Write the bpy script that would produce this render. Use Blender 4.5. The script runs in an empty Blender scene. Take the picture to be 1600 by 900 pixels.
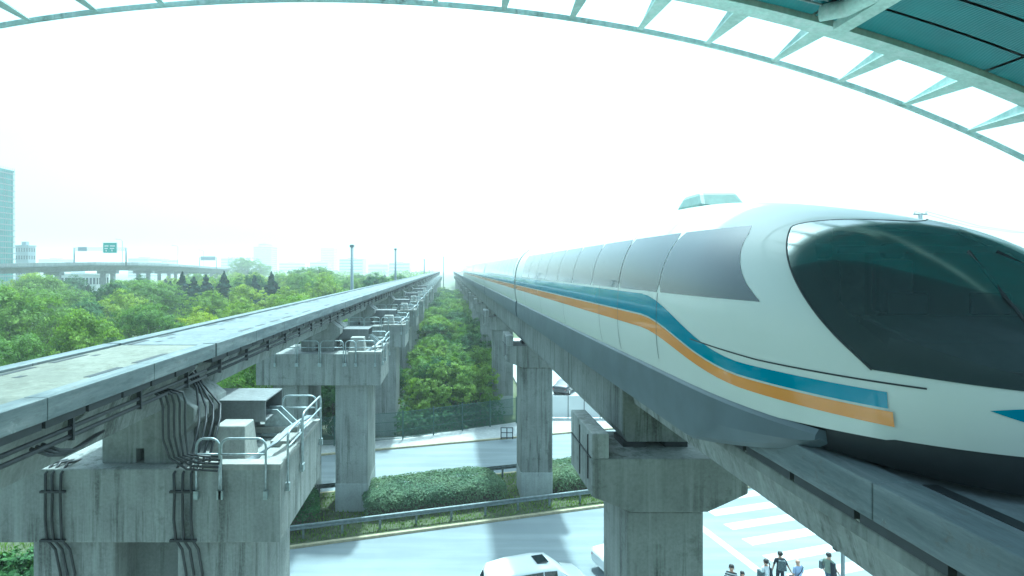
import bpy, bmesh, math, random
from mathutils import Vector, Matrix
rnd = random.Random(7)
PI = math.pi; R = math.radians
scn = bpy.context.scene
col = scn.collection

# ------------------------------------------------------------------ camera, sky, sun, exposure
F = 850.0                     # focal length in pixels of the 1600 px wide photograph
VX, VY = 700.0, 420.0         # where lines parallel to the track meet
cam_d = bpy.data.cameras.new('camera'); cam = bpy.data.objects.new('camera', cam_d); col.objects.link(cam)
cam.location = (0, 0, 0); cam.rotation_euler = (R(90), 0, 0)
cam_d.sensor_width = 36.0; cam_d.lens = 36.0 * F / 1600.0
cam_d.shift_x = (800 - VX) / 1600.0; cam_d.shift_y = -(450 - VY) / 1600.0
cam_d.clip_start = 0.05; cam_d.clip_end = 9000
scn.camera = cam

SUN_EL, SUN_AZ = 65.0, 13.0   # azimuth from +Y towards +X
w = bpy.data.worlds.new('World'); scn.world = w; w.use_nodes = True
nt = w.node_tree; nt.nodes.clear()
wo = nt.nodes.new('ShaderNodeOutputWorld'); bg = nt.nodes.new('ShaderNodeBackground')
sky = nt.nodes.new('ShaderNodeTexSky'); sky.sky_type = 'NISHITA'; sky.sun_disc = False
sky.sun_elevation = R(SUN_EL); sky.sun_rotation = R(SUN_AZ); sky.air_density = 1.6; sky.dust_density = 5.0; sky.ozone_density = 1.0
hs = nt.nodes.new('ShaderNodeHueSaturation'); hs.inputs['Saturation'].default_value = .5
nt.links.new(sky.outputs[0], hs.inputs['Color']); nt.links.new(hs.outputs[0], bg.inputs[0]); bg.inputs[1].default_value = 0.15
nt.links.new(bg.outputs[0], wo.inputs[0])
sd = bpy.data.lights.new('sun', 'SUN'); sd.energy = 3.4; sd.angle = R(2.5); sd.color = (1.0, 0.96, 0.9)
so = bpy.data.objects.new('sun', sd); col.objects.link(so)
sdir = Vector((math.sin(R(SUN_AZ)) * math.cos(R(SUN_EL)), math.cos(R(SUN_AZ)) * math.cos(R(SUN_EL)), math.sin(R(SUN_EL))))
so.rotation_euler = sdir.to_track_quat('Z', 'Y').to_euler(); so.location = (0, 0, 60)
vs = scn.view_settings
vs.view_transform = 'Standard'; vs.look = 'None'; vs.gamma = 1.0; vs.use_curve_mapping = False
vs.exposure = 1.12
try:
    vs.use_white_balance = True; vs.white_balance_temperature = 4900; vs.white_balance_tint = -20
except Exception:
    pass
scn.cycles.use_denoising = True
scn.cycles.max_bounces = 7; scn.cycles.diffuse_bounces = 3; scn.cycles.glossy_bounces = 3
scn.cycles.transparent_max_bounces = 12; scn.cycles.volume_bounces = 1; scn.cycles.sample_clamp_indirect = 8

HAZE = 0.00075
G = -14.1                     # ground level below the camera
XL, XR, ZT = -7.7, 5.45, -2.0 # track centre lines and running surface

# ------------------------------------------------------------------ helpers
def at(px, py, Y):
    return Vector(((px - VX) * Y / F, Y, (VY - py) * Y / F))
def gnd(px, py, z=G):
    Y = -z * F / (py - VY)
    return Vector(((px - VX) * Y / F, Y, z))

class MB:
    def __init__(s): s.v = []; s.f = []; s.m = []; s.sm = []
    def quad(s, pts, m=0, smooth=False):
        b = len(s.v); s.v += [tuple(p) for p in pts]; s.f.append(tuple(range(b, b + len(pts)))); s.m.append(m); s.sm.append(smooth)
    def box(s, x0, x1, y0, y1, z0, z1, m=0):
        s.hexa([(x0, y0, z0), (x1, y0, z0), (x1, y1, z0), (x0, y1, z0)], [(x0, y0, z1), (x1, y0, z1), (x1, y1, z1), (x0, y1, z1)], m)
    def hexa(s, lo, hi, m=0):
        b = len(s.v); n = len(lo); s.v += [tuple(p) for p in lo] + [tuple(p) for p in hi]
        s.f.append(tuple(b + i for i in reversed(range(n)))); s.f.append(tuple(b + n + i for i in range(n)))
        for i in range(n):
            j = (i + 1) % n; s.f.append((b + i, b + j, b + n + j, b + n + i))
        s.m += [m] * (n + 2); s.sm += [False] * (n + 2)
    def obox(s, c, ax, l, wd, h, m=0):     # box with its length along direction ax (in plan)
        a = Vector((ax[0], ax[1], 0)).normalized(); b = Vector((-a.y, a.x, 0)); c = Vector(c)
        p = [c + a * i * l / 2 + b * j * wd / 2 for i, j in ((-1, -1), (1, -1), (1, 1), (-1, 1))]
        s.hexa(p, [q + Vector((0, 0, h)) for q in p], m)
    def prism_y(s, prof, y0, y1, m=0):     # profile in x,z (counter-clockwise seen from -y)
        s.hexa([(x, y0, z) for x, z in prof], [(x, y1, z) for x, z in prof], m)
    def tube(s, pts, r, n=8, m=0, closed=False, r1=None):
        pts = [Vector(p) for p in pts]; b0 = len(s.v); N = len(pts)
        prev = None
        for i, p in enumerate(pts):
            if closed: t = pts[(i + 1) % N] - pts[i - 1]
            else: t = pts[min(i + 1, N - 1)] - pts[max(i - 1, 0)]
            if t.length < 1e-9: t = Vector((0, 0, 1))
            t.normalize()
            ref = prev if prev is not None else (Vector((0, 0, 1)) if abs(t.z) < .9 else Vector((1, 0, 0)))
            u = (ref - t * ref.dot(t))
            if u.length < 1e-6: u = t.orthogonal()
            u.normalize(); prev = u; v = t.cross(u)
            rr = r if r1 is None else r + (r1 - r) * i / max(1, N - 1)
            for k in range(n):
                a = 2 * PI * k / n; s.v.append(tuple(p + u * math.cos(a) * rr + v * math.sin(a) * rr))
        for i in range(N if closed else N - 1):
            for k in range(n):
                a0 = b0 + i * n + k; a1 = b0 + i * n + (k + 1) % n; j = (i + 1) % N
                s.f.append((a0, a1, b0 + j * n + (k + 1) % n, b0 + j * n + k)); s.m.append(m); s.sm.append(True)
        if not closed:
            s.f.append(tuple(b0 + k for k in reversed(range(n)))); s.f.append(tuple(b0 + (N - 1) * n + k for k in range(n))); s.m += [m, m]; s.sm += [False, False]
    def grid(s, P, m=0, smooth=True, closed=False):  # P[i][j]
        b = len(s.v); n = len(P[0])
        for row in P: s.v += [tuple(p) for p in row]
        for i in range(len(P) - 1):
            for j in range(n if closed else n - 1):
                k = (j + 1) % n
                s.f.append((b + i * n + j, b + i * n + k, b + (i + 1) * n + k, b + (i + 1) * n + j)); s.m.append(m); s.sm.append(smooth)
    def ball(s, c, rx, ry, rz, nu=10, nv=6, m=0):
        c = Vector(c); P = []
        for i in range(nv + 1):
            t = -PI / 2 + PI * i / nv
            P.append([c + Vector((rx * math.cos(t) * math.cos(2 * PI * j / nu), ry * math.cos(t) * math.sin(2 * PI * j / nu), rz * math.sin(t))) for j in range(nu)])
        s.grid(P, m, True, True)
    def mesh(s, name, mats):
        me = bpy.data.meshes.new(name); me.from_pydata(s.v, [], s.f)
        for x in (mats if isinstance(mats, (list, tuple)) else [mats]): me.materials.append(x)
        me.polygons.foreach_set('material_index', s.m); me.polygons.foreach_set('use_smooth', s.sm); me.update(); return me
    def build(s, name, mats, parent=None, bevel=0, loc=None):
        o = bpy.data.objects.new(name, s.mesh(name, mats)); col.objects.link(o)
        if parent is not None: o.parent = parent
        if loc is not None: o.location = loc
        if bevel:
            b = o.modifiers.new('bevel', 'BEVEL'); b.width = bevel; b.segments = 2; b.limit_method = 'ANGLE'; b.angle_limit = R(40)
        return o

def tag(o, label=None, cat=None, group=None, kind=None):
    if label: o['label'] = label
    if cat: o['category'] = cat
    if group: o['group'] = group
    if kind: o['kind'] = kind
    return o
def thing(name, loc, label, cat, group=None, rz=0):
    o = bpy.data.objects.new(name, None); col.objects.link(o); o.location = loc; o.rotation_euler = (0, 0, rz)
    o.empty_display_size = .3
    return tag(o, label, cat, group)
def dup(root, loc, label=None, rz=None, scale=None, skip=()):
    r = root.copy(); col.objects.link(r); r.location = loc
    if label: r['label'] = label
    if rz is not None: r.rotation_euler = (0, 0, rz)
    if scale is not None: r.scale = scale
    for ch in list(root.children):
        if ch.name.split('.')[0] in skip: continue
        c = ch.copy(); col.objects.link(c); c.parent = r
        for g in list(ch.children):
            d = g.copy(); col.objects.link(d); d.parent = c
    return r
ORD = ['first', 'second', 'third', 'fourth', 'fifth', 'sixth', 'seventh', 'eighth', 'ninth', 'tenth', 'eleventh', 'twelfth', 'thirteenth',
       'fourteenth', 'fifteenth', 'sixteenth', 'seventeenth', 'eighteenth', 'nineteenth', 'twentieth']

# ------------------------------------------------------------------ materials
class NG:
    def __init__(s, name):
        s.mat = bpy.data.materials.new(name); s.mat.use_nodes = True; s.t = s.mat.node_tree; s.t.nodes.clear()
        s.out = s.t.nodes.new('ShaderNodeOutputMaterial')
        s.geo = None
    def n(s, ty, **kw):
        x = s.t.nodes.new(ty)
        for k, v in kw.items(): setattr(x, k, v)
        return x
    def l(s, a, b): s.t.links.new(a, b)
    def pos(s, scale=(1, 1, 1), obj=False):
        if obj: src = s.n('ShaderNodeTexCoord').outputs['Object']
        else: src = s.n('ShaderNodeNewGeometry').outputs['Position']
        mp = s.n('ShaderNodeMapping'); mp.inputs['Scale'].default_value = scale; s.l(src, mp.inputs['Vector']); return mp.outputs['Vector']
    def noise(s, scale, detail=4, vec=None, rough=.55):
        x = s.n('ShaderNodeTexNoise'); x.inputs['Scale'].default_value = scale; x.inputs['Detail'].default_value = detail; x.inputs['Roughness'].default_value = rough
        s.l(vec if vec is not None else s.pos(), x.inputs['Vector']); return x.outputs['Fac']
    def ramp(s, fac, stops):
        x = s.n('ShaderNodeValToRGB'); e = x.color_ramp.elements
        while len(e) < len(stops): e.new(.5)
        for i, (p, c) in enumerate(stops): e[i].position = p; e[i].color = (c[0], c[1], c[2], 1) if isinstance(c, (tuple, list)) else (c, c, c, 1)
        s.l(fac, x.inputs['Fac']); return x.outputs['Color']
    def mix(s, fac, a, b, mode='MIX'):
        x = s.n('ShaderNodeMix', data_type='RGBA', blend_type=mode)
        for sock, v in ((x.inputs[0], fac), (x.inputs[6], a), (x.inputs[7], b)):
            if isinstance(v, (int, float)): sock.default_value = v
            elif isinstance(v, (tuple, list)): sock.default_value = (v[0], v[1], v[2], 1)
            else: s.l(v, sock)
        return x.outputs[2]
    def princ(s, color, rough=.6, metal=0.0, bump=None, bstr=.3, bdist=.02, coat=0, spec=.5):
        p = s.n('ShaderNodeBsdfPrincipled')
        if isinstance(color, (tuple, list)): p.inputs['Base Color'].default_value = (color[0], color[1], color[2], 1)
        else: s.l(color, p.inputs['Base Color'])
        if isinstance(rough, (int, float)): p.inputs['Roughness'].default_value = rough
        else: s.l(rough, p.inputs['Roughness'])
        p.inputs['Metallic'].default_value = metal; p.inputs['Specular IOR Level'].default_value = spec
        p.inputs['Coat Weight'].default_value = coat
        if bump is not None:
            b = s.n('ShaderNodeBump'); b.inputs['Strength'].default_value = bstr; b.inputs['Distance'].default_value = bdist
            s.l(bump, b.inputs['Height']); s.l(b.outputs[0], p.inputs['Normal'])
        s.l(p.outputs[0], s.out.inputs['Surface']); s.p = p; return s.mat

def m_plain(name, c, rough=.5, metal=0, var=.12, scale=6, coat=0, spec=.5):
    g = NG(name); f = g.noise(scale, 5)
    lo = tuple(x * (1 - var) for x in c); hi = tuple(min(1, x * (1 + var)) for x in c)
    return g.princ(g.ramp(f, [(.3, lo), (.7, hi)]), rough, metal, coat=coat, spec=spec)
def m_concrete(name, c, dirt=(.07, .07, .065), streak=.6, amt=.55):
    g = NG(name)
    base = g.ramp(g.noise(.7, 6), [(.3, tuple(x * .8 for x in c)), (.72, tuple(x * 1.15 for x in c))])
    fine = g.ramp(g.noise(14, 6), [(.25, .82), (.75, 1.1)])
    c1 = g.mix(1, base, fine, 'MULTIPLY')
    pale = g.ramp(g.noise(1.0, 4, g.pos((4.5, 4.5, .12)), .6), [(.5, 0), (.7, .55)])
    c1 = g.mix(pale, c1, tuple(min(.7, x * 1.35) for x in c))
    st = g.noise(1.0, 6, g.pos((3.4, 3.4, .16)), .7)
    st2 = g.noise(.5, 3)
    sm = g.n('ShaderNodeMath', operation='MULTIPLY')
    r1 = g.ramp(st, [(.5, 0.0), (.6, 1.0)]); r2 = g.ramp(st2, [(.38, .15), (.6, 1.0)])
    g.l(r1, sm.inputs[0]); g.l(r2, sm.inputs[1])
    brk = g.n('ShaderNodeMath', operation='MULTIPLY'); g.l(sm.outputs[0], brk.inputs[0]); g.l(g.ramp(g.noise(16, 6, None, .75), [(.3, .35), (.6, 1)]), brk.inputs[1])
    am = g.n('ShaderNodeMath', operation='MULTIPLY'); am.inputs[1].default_value = streak; g.l(brk.outputs[0], am.inputs[0])
    c2 = g.mix(am.outputs[0], c1, dirt)
    blot = g.ramp(g.noise(2.2, 8, None, .7), [(.56, 0), (.7, amt)])
    c3 = g.mix(blot, c2, tuple(x * 1.5 for x in dirt))
    return g.princ(c3, .85, bump=g.noise(25, 5), bstr=.25, bdist=.01, spec=.3)
def m_leaf(name, a, b, transl=.35):
    g = NG(name)
    geo = g.n('ShaderNodeNewGeometry'); oi = g.n('ShaderNodeObjectInfo')
    f = g.noise(.55, 3); c0 = g.ramp(f, [(.35, a), (.65, b)])
    c1 = g.mix(1, c0, g.ramp(geo.outputs['Random Per Island'], [(0, .6), (1, 1.3)]), 'MULTIPLY')
    c2 = g.mix(1, c1, g.ramp(oi.outputs['Random'], [(0, (.75, .85, .95)), (.5, (1, 1, 1)), (1, (1.2, 1.12, .9))]), 'MULTIPLY')
    d = g.n('ShaderNodeBsdfDiffuse'); t = g.n('ShaderNodeBsdfTranslucent'); gl = g.n('ShaderNodeBsdfGlossy'); gl.inputs['Roughness'].default_value = .6
    gl.inputs['Color'].default_value = (.6, .65, .65, 1)
    g.l(c2, d.inputs['Color']); g.l(g.mix(1, c2, (1.25, 1.3, .6), 'MULTIPLY'), t.inputs['Color'])
    m = g.n('ShaderNodeMixShader'); m.inputs[0].default_value = transl; g.l(d.outputs[0], m.inputs[1]); g.l(t.outputs[0], m.inputs[2])
    m2 = g.n('ShaderNodeMixShader'); m2.inputs[0].default_value = .025; g.l(m.outputs[0], m2.inputs[1]); g.l(gl.outputs[0], m2.inputs[2])
    g.l(m2.outputs[0], g.out.inputs['Surface']); return g.mat
def m_glass(name, c, rough=.08):
    g = NG(name); return g.princ(c, rough, 0, spec=.6, coat=.3)

M = {}
M['conc'] = m_concrete('pier concrete', (.29, .305, .29), (.055, .06, .052), .8, .45)
M['conc_dark'] = m_concrete('stained concrete', (.23, .245, .23), (.04, .045, .038), streak=.9)
M['conc_light'] = m_concrete('pale concrete', (.32, .325, .30), streak=.25, amt=.35)
M['band'] = m_concrete('whitewashed column base', (.36, .385, .375), streak=.2, amt=.25)
M['slab_old'] = m_concrete('yellowed slab concrete', (.20, .205, .17), (.08, .08, .055), .5, .6)
M['slab'] = m_concrete('grey slab concrete', (.18, .20, .205), (.07, .08, .08), .4, .5)
def m_plate():
    g = NG('weathered steel plate')
    f = g.noise(1.0, 8, g.pos((4, .45, 4)), .72); f2 = g.noise(9, 6, g.pos((1, .3, 1)), .7)
    c = g.ramp(f, [(.3, (.10, .122, .13)), (.5, (.16, .185, .19)), (.68, (.245, .265, .26))])
    c = g.mix(g.ramp(f2, [(.5, 0), (.7, .55)]), c, (.075, .088, .09))
    c = g.mix(g.ramp(g.noise(3.1, 8, None, .78), [(.57, 0), (.68, .6)]), c, (.12, .10, .075))
    c = g.mix(g.ramp(g.noise(1.7, 8, None, .8), [(.60, 0), (.66, .5)]), c, (.33, .35, .34))
    return g.princ(c, .75, .0, bump=f2, bstr=.2, bdist=.006, spec=.25)
M['plate'] = m_plate()
M['steel'] = m_plain('galvanised rail steel', (.38, .43, .44), .45, .5, .25, 9)
M['rail'] = m_plain('weathered guardrail steel', (.17, .20, .205), .5, .2, .3, 5)
M['dark'] = m_plain('dark rubber', (.025, .03, .032), .6)
M['cable'] = m_plain('black cable sheath', (.03, .034, .038), .45, 0, .3)
M['cable_grey'] = m_plain('grey cable sheath', (.22, .25, .27), .45, 0, .2)
M['box'] = m_concrete('painted bearing box', (.19, .2, .2), (.10, .10, .10), .4, .5)
M['stator'] = m_plain('stator pack', (.05, .055, .06), .55, .2)
M['white_paint'] = m_plain('white vehicle paint', (.78, .8, .8), .22, 0, .02, 3, coat=.6)
M['glass'] = m_glass('tinted glass', (.012, .02, .024))
M['tyre'] = m_plain('tyre rubber', (.02, .02, .02), .8)
M['rim'] = m_plain('alloy rim', (.5, .5, .5), .3, .8)
M['black_paint'] = m_plain('dark car paint', (.03, .035, .045), .25, 0, .1, 3, coat=.6)
M['red'] = m_plain('red lamp lens', (.4, .02, .02), .2)
M['lens'] = m_plain('clear lamp lens', (.7, .72, .72), .1)
def m_road():
    g = NG('worn road surface')
    b = g.ramp(g.noise(.25, 6), [(.3, (.21, .24, .255)), (.7, (.255, .285, .295))])
    fn = g.ramp(g.noise(30, 4), [(.3, .88), (.7, 1.08)])
    tr = g.ramp(g.noise(1.0, 4, g.pos((.12, 1.3, 1))), [(.4, .88), (.62, 1.05)])
    c = g.mix(1, g.mix(1, b, fn, 'MULTIPLY'), tr, 'MULTIPLY')
    c = g.mix(g.ramp(g.noise(1.1, 8, None, .75), [(.62, 0), (.72, .35)]), c, (.12, .13, .14))
    return g.princ(c, .85, bump=g.noise(60, 3), bstr=.15, bdist=.005, spec=.3)
M['road'] = m_road()
M['pave'] = m_concrete('pavement slabs', (.42, .43, .42), (.2, .2, .19), .2, .35)
M['kerb'] = m_concrete('kerb stone', (.40, .36, .24), (.2, .18, .13), .3, .4)
def m_mark():
    g = NG('worn white road paint')
    return g.princ(g.ramp(g.noise(6, 6, None, .7), [(.35, (.34, .35, .35)), (.6, (.52, .53, .52))]), .7)
M['mark'] = m_mark()
def m_ground():
    g = NG('park ground')
    c = g.ramp(g.noise(.06, 8), [(.35, (.06, .085, .03)), (.5, (.09, .11, .045)), (.62, (.17, .165, .13))])
    return g.princ(c, .95)
M['ground'] = m_ground()
M['soil'] = m_plain('planted soil', (.07, .085, .04), .95, 0, .4, 3)
M['bark'] = m_plain('tree bark', (.09, .075, .055), .9, 0, .35, 8)
M['leaf_bright'] = m_leaf('bright leaves', (.20, .28, .025), (.34, .42, .05), .42)
M['leaf_mid'] = m_leaf('mid green leaves', (.105, .185, .028), (.20, .30, .05), .36)
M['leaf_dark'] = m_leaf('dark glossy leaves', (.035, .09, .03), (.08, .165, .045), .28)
M['needle'] = m_leaf('conifer needles', (.018, .05, .042), (.04, .085, .06), .12)
M['hedge'] = m_leaf('hedge leaves', (.11, .175, .09), (.20, .26, .13), .3)
M['fence_green'] = m_plain('green fence wire', (.045, .10, .085), .5, .2)
M['train_white'] = m_plain('white train paint', (.60, .625, .565), .38, 0, .015, 1.2, coat=.25)
M['train_grey'] = m_plain('grey train skirt', (.10, .125, .14), .45, 0, .15, 1.5)
M['train_dark'] = m_plain('train black', (.02, .024, .027), .6)
M['stripe_teal'] = m_plain('teal stripe paint', (.005, .20, .30), .25, 0, .03, 2, coat=.6)
M['stripe_orange'] = m_plain('orange stripe paint', (.66, .27, .04), .25, 0, .03, 2, coat=.6)
M['train_glass'] = m_glass('train tinted glass', (.012, .028, .032), .06)
M['antenna'] = m_plain('pale teal antenna cover', (.30, .41, .38), .5); M['cab_wall'] = m_plain('pale cab wall', (.38, .42, .42), .6); M['cab_grey'] = m_plain('dark cab trim', (.06, .07, .075), .6, 0, .2)
def m_screen():
    g = NG('tinted windscreen'); lw = g.n('ShaderNodeLayerWeight'); lw.inputs['Blend'].default_value = .22
    gl = g.n('ShaderNodeBsdfGlossy'); gl.inputs['Roughness'].default_value = .13; gl.inputs['Color'].default_value = (.8, .85, .85, 1)
    tr = g.n('ShaderNodeBsdfTransparent'); tr.inputs['Color'].default_value = (.52, .62, .62, 1)
    df = g.n('ShaderNodeBsdfDiffuse'); df.inputs['Color'].default_value = (.085, .108, .108, 1)
    m0 = g.n('ShaderNodeMixShader'); m0.inputs[0].default_value = .45; g.l(tr.outputs[0], m0.inputs[1]); g.l(df.outputs[0], m0.inputs[2])
    m1 = g.n('ShaderNodeMixShader'); mm = g.n('ShaderNodeMath', operation='MULTIPLY'); mm.inputs[1].default_value = .38; g.l(lw.outputs['Fresnel'], mm.inputs[0]); g.l(mm.outputs[0], m1.inputs[0]); g.l(m0.outputs[0], m1.inputs[1]); g.l(gl.outputs[0], m1.inputs[2])
    g.l(m1.outputs[0], g.out.inputs['Surface']); return g.mat
M['screen'] = m_screen()
M['aqua'] = m_concrete('aqua painted steel', (.50, .63, .59), (.25, .33, .3), .35, .25)
M['aqua_dirty'] = m_concrete('weathered aqua rail', (.50, .62, .57), (.10, .11, .09), .2, .9)
def m_soffit():
    g = NG('teal ribbed ceiling metal')
    wv = g.n('ShaderNodeTexWave', wave_type='BANDS', bands_direction='Y'); wv.inputs['Scale'].default_value = 9
    g.l(g.pos(), wv.inputs['Vector'])
    c = g.ramp(g.noise(1.3, 3), [(.3, (.013, .125, .138)), (.7, (.02, .17, .18))])
    return g.princ(c, .45, .1, bump=wv.outputs['Fac'], bstr=.3, bdist=.02)
M['soffit'] = m_soffit()
M['hway'] = m_concrete('highway concrete', (.40, .42, .42), streak=.3, amt=.3)
M['hway_dark'] = m_concrete('highway girder concrete', (.25, .28, .29), streak=.3, amt=.3)
M['sign_green'] = m_plain('green sign face', (.0, .34, .26), .4, 0, .03)
M['sign_white'] = m_plain('white sign paint', (.8, .8, .8), .5, 0, .02)
M['sign_grey'] = m_plain('sign back grey', (.25, .3, .33), .5, 0, .1)
M['pole'] = m_plain('grey pole steel', (.24, .28, .29), .5, .3, .15)
M['net'] = m_plain('green scaffold netting', (.05, .24, .21), .9, 0, .35, .25)
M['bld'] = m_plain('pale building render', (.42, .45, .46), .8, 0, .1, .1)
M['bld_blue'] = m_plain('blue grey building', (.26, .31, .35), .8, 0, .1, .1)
M['bld_white'] = m_plain('white building wall', (.72, .73, .72), .7, 0, .06, .3)
M['win'] = m_glass('building window glass', (.05, .07, .085), .15)
M['skin'] = m_plain('skin', (.48, .30, .21), .6, 0, .05)
M['hair'] = m_plain('black hair', (.015, .013, .012), .5)
M['shirt_white'] = m_plain('white cotton', (.72, .74, .76), .9, 0, .05)
M['shirt_blue'] = m_plain('pale blue cotton', (.38, .47, .68), .9, 0, .06)
M['shirt_olive'] = m_plain('grey green cotton', (.22, .27, .22), .9, 0, .1)
M['cloth_dark'] = m_plain('navy cloth', (.02, .026, .04), .9, 0, .2)
M['jeans'] = m_plain('blue denim', (.06, .11, .17), .9, 0, .2)
M['bag'] = m_plain('grey patterned bag', (.10, .13, .14), .8, 0, .6, 18)
def m_striped():
    g = NG('black and white striped shirt'); wv = g.n('ShaderNodeTexWave', wave_type='BANDS', bands_direction='Z'); wv.inputs['Scale'].default_value = 3.2
    g.l(g.pos(), wv.inputs['Vector'])
    return g.princ(g.ramp(wv.outputs['Fac'], [(.45, (.02, .025, .03)), (.55, (.6, .62, .62))]), .9)
M['stripes'] = m_striped()

# ------------------------------------------------------------------ setting: ground, roads, pavements
def sheet(name, pts, z, m, thick=None):
    mb = MB()
    if thick: mb.hexa([(p[0], p[1], z - thick) for p in pts], [(p[0], p[1], z) for p in pts])
    else: mb.quad([(p[0], p[1], z) for p in pts])
    o = mb.build(name, m); tag(o, kind='structure'); return o
sheet('ground', [(-4000, -60), (4000, -60), (4000, 4000), (-4000, 4000)], G - .15, M['ground'])
RD = Vector((math.cos(R(15.6)), math.sin(R(15.6)), 0)); RN = Vector((-RD.y, RD.x, 0))
KB = Vector((-7.7, 27.4, 0))                       # a point on the kerb of the near road
def rp(a, b): p = KB + RD * a + RN * b; return (p.x, p.y)   # along, across (away from the camera)
sheet('road', [rp(-170, -14.5), rp(170, -14.5), rp(170, 0), rp(-170, 0)], G, M['road'])
sheet('far_road', [rp(-170, 6.5), rp(170, 6.5), rp(170, 13.6), rp(-170, 13.6)], G, M['road'])
sheet('verge', [rp(-170, .22), rp(32, .22), rp(32, 6.28), rp(-170, 6.28)], G + .11, M['soil'], .24)
for nm, b0, b1 in (('kerb', .0, .2), ('far_kerb', 6.3, 6.5), ('pavement_kerb', 13.6, 13.8)):
    mb = MB(); p = [rp(-170, b0), rp(32 if b0 < 10 else 170, b0), rp(32 if b0 < 10 else 170, b1), rp(-170, b1)]
    mb.hexa([(x, y, G - .1) for x, y in p], [(x, y, G + .13) for x, y in p])
    o = mb.build(nm, M['kerb'], bevel=.02); tag(o, kind='structure')
sheet('side_road', [rp(32.3, .1), rp(60, .1), rp(60, 6.4), rp(32.3, 6.4)], G - .004, M['road'])
sheet('pavement', [rp(-170, 13.82), rp(170, 13.82), rp(170, 24), (60, 110), (9, 110), (8.2, 51.0), (5.5, 49.3), (-3.7, 45.4), rp(0, 17.4), rp(-170, 17.4)], G + .10, M['pave'], .2)
sheet('near_pavement', [rp(-170, -24), rp(170, -24), rp(170, -14.7), rp(-170, -14.7)], G + .10, M['pave'], .2)
# painted markings
mk = MB()
for i in range(8):                                 # zebra crossing, bars along the traffic
    b = 0.9 - (i + 1) * 1.62
    p = [rp(23.4 - .32 * i, b - .36), rp(28.4 - .32 * i, b - .36), rp(28.4 - .32 * i, b + .36), rp(23.4 - .32 * i, b + .36)]
    mk.quad([(x, y, G + .004) for x, y in p])
p = [rp(20.6, -8), rp(21.05, -8), rp(21.9, -.6), rp(21.45, -.6)]; mk.quad([(x, y, G + .004) for x, y in p])
for k in range(-10, 3):
    p = [rp(k * 6, -7.3), rp(k * 6 + 2.6, -7.3), rp(k * 6 + 2.6, -7.15), rp(k * 6, -7.15)]
    if k < 3: mk.quad([(x, y, G + .004) for x, y in p])
o = mk.build('road_markings', M['mark']); tag(o, kind='structure')

# ------------------------------------------------------------------ guideway piers
PL = [13.2, 31.0, 46.0, 62.5] + [62.5 + 17.2 * i for i in range(1, 17)]
PR = [13.4, 33.0, 53.0] + [53 + 20 * i for i in range(1, 15)]
def arc(c, u, v, r, a0, a1, n=6):
    return [c + u * math.cos(a0 + (a1 - a0) * i / n) * r + v * math.sin(a0 + (a1 - a0) * i / n) * r for i in range(n + 1)]
def hoop(mb, p0, p1, top, bot, r=.03, mid=True, rc=.2):
    p0 = Vector((p0[0], p0[1], 0)); p1 = Vector((p1[0], p1[1], 0)); d = (p1 - p0).normalized(); Z = Vector((0, 0, 1))
    pts = [p0 + Z * bot] + arc(p0 + d * rc + Z * (top - rc), d, Z, rc, PI, PI / 2) + arc(p1 - d * rc + Z * (top - rc), d, Z, rc, PI / 2, 0) + [p1 + Z * bot]
    mb.tube(pts, r, 8)
    if mid:
        z = top - .38; mb.tube([p0 + Z * z, p1 + Z * z], r * .85, 6)
    for p in (p0, p1):
        mb.box(p.x - .05, p.x + .05, p.y - .05, p.y + .05, bot - .08, bot + .12)

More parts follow.
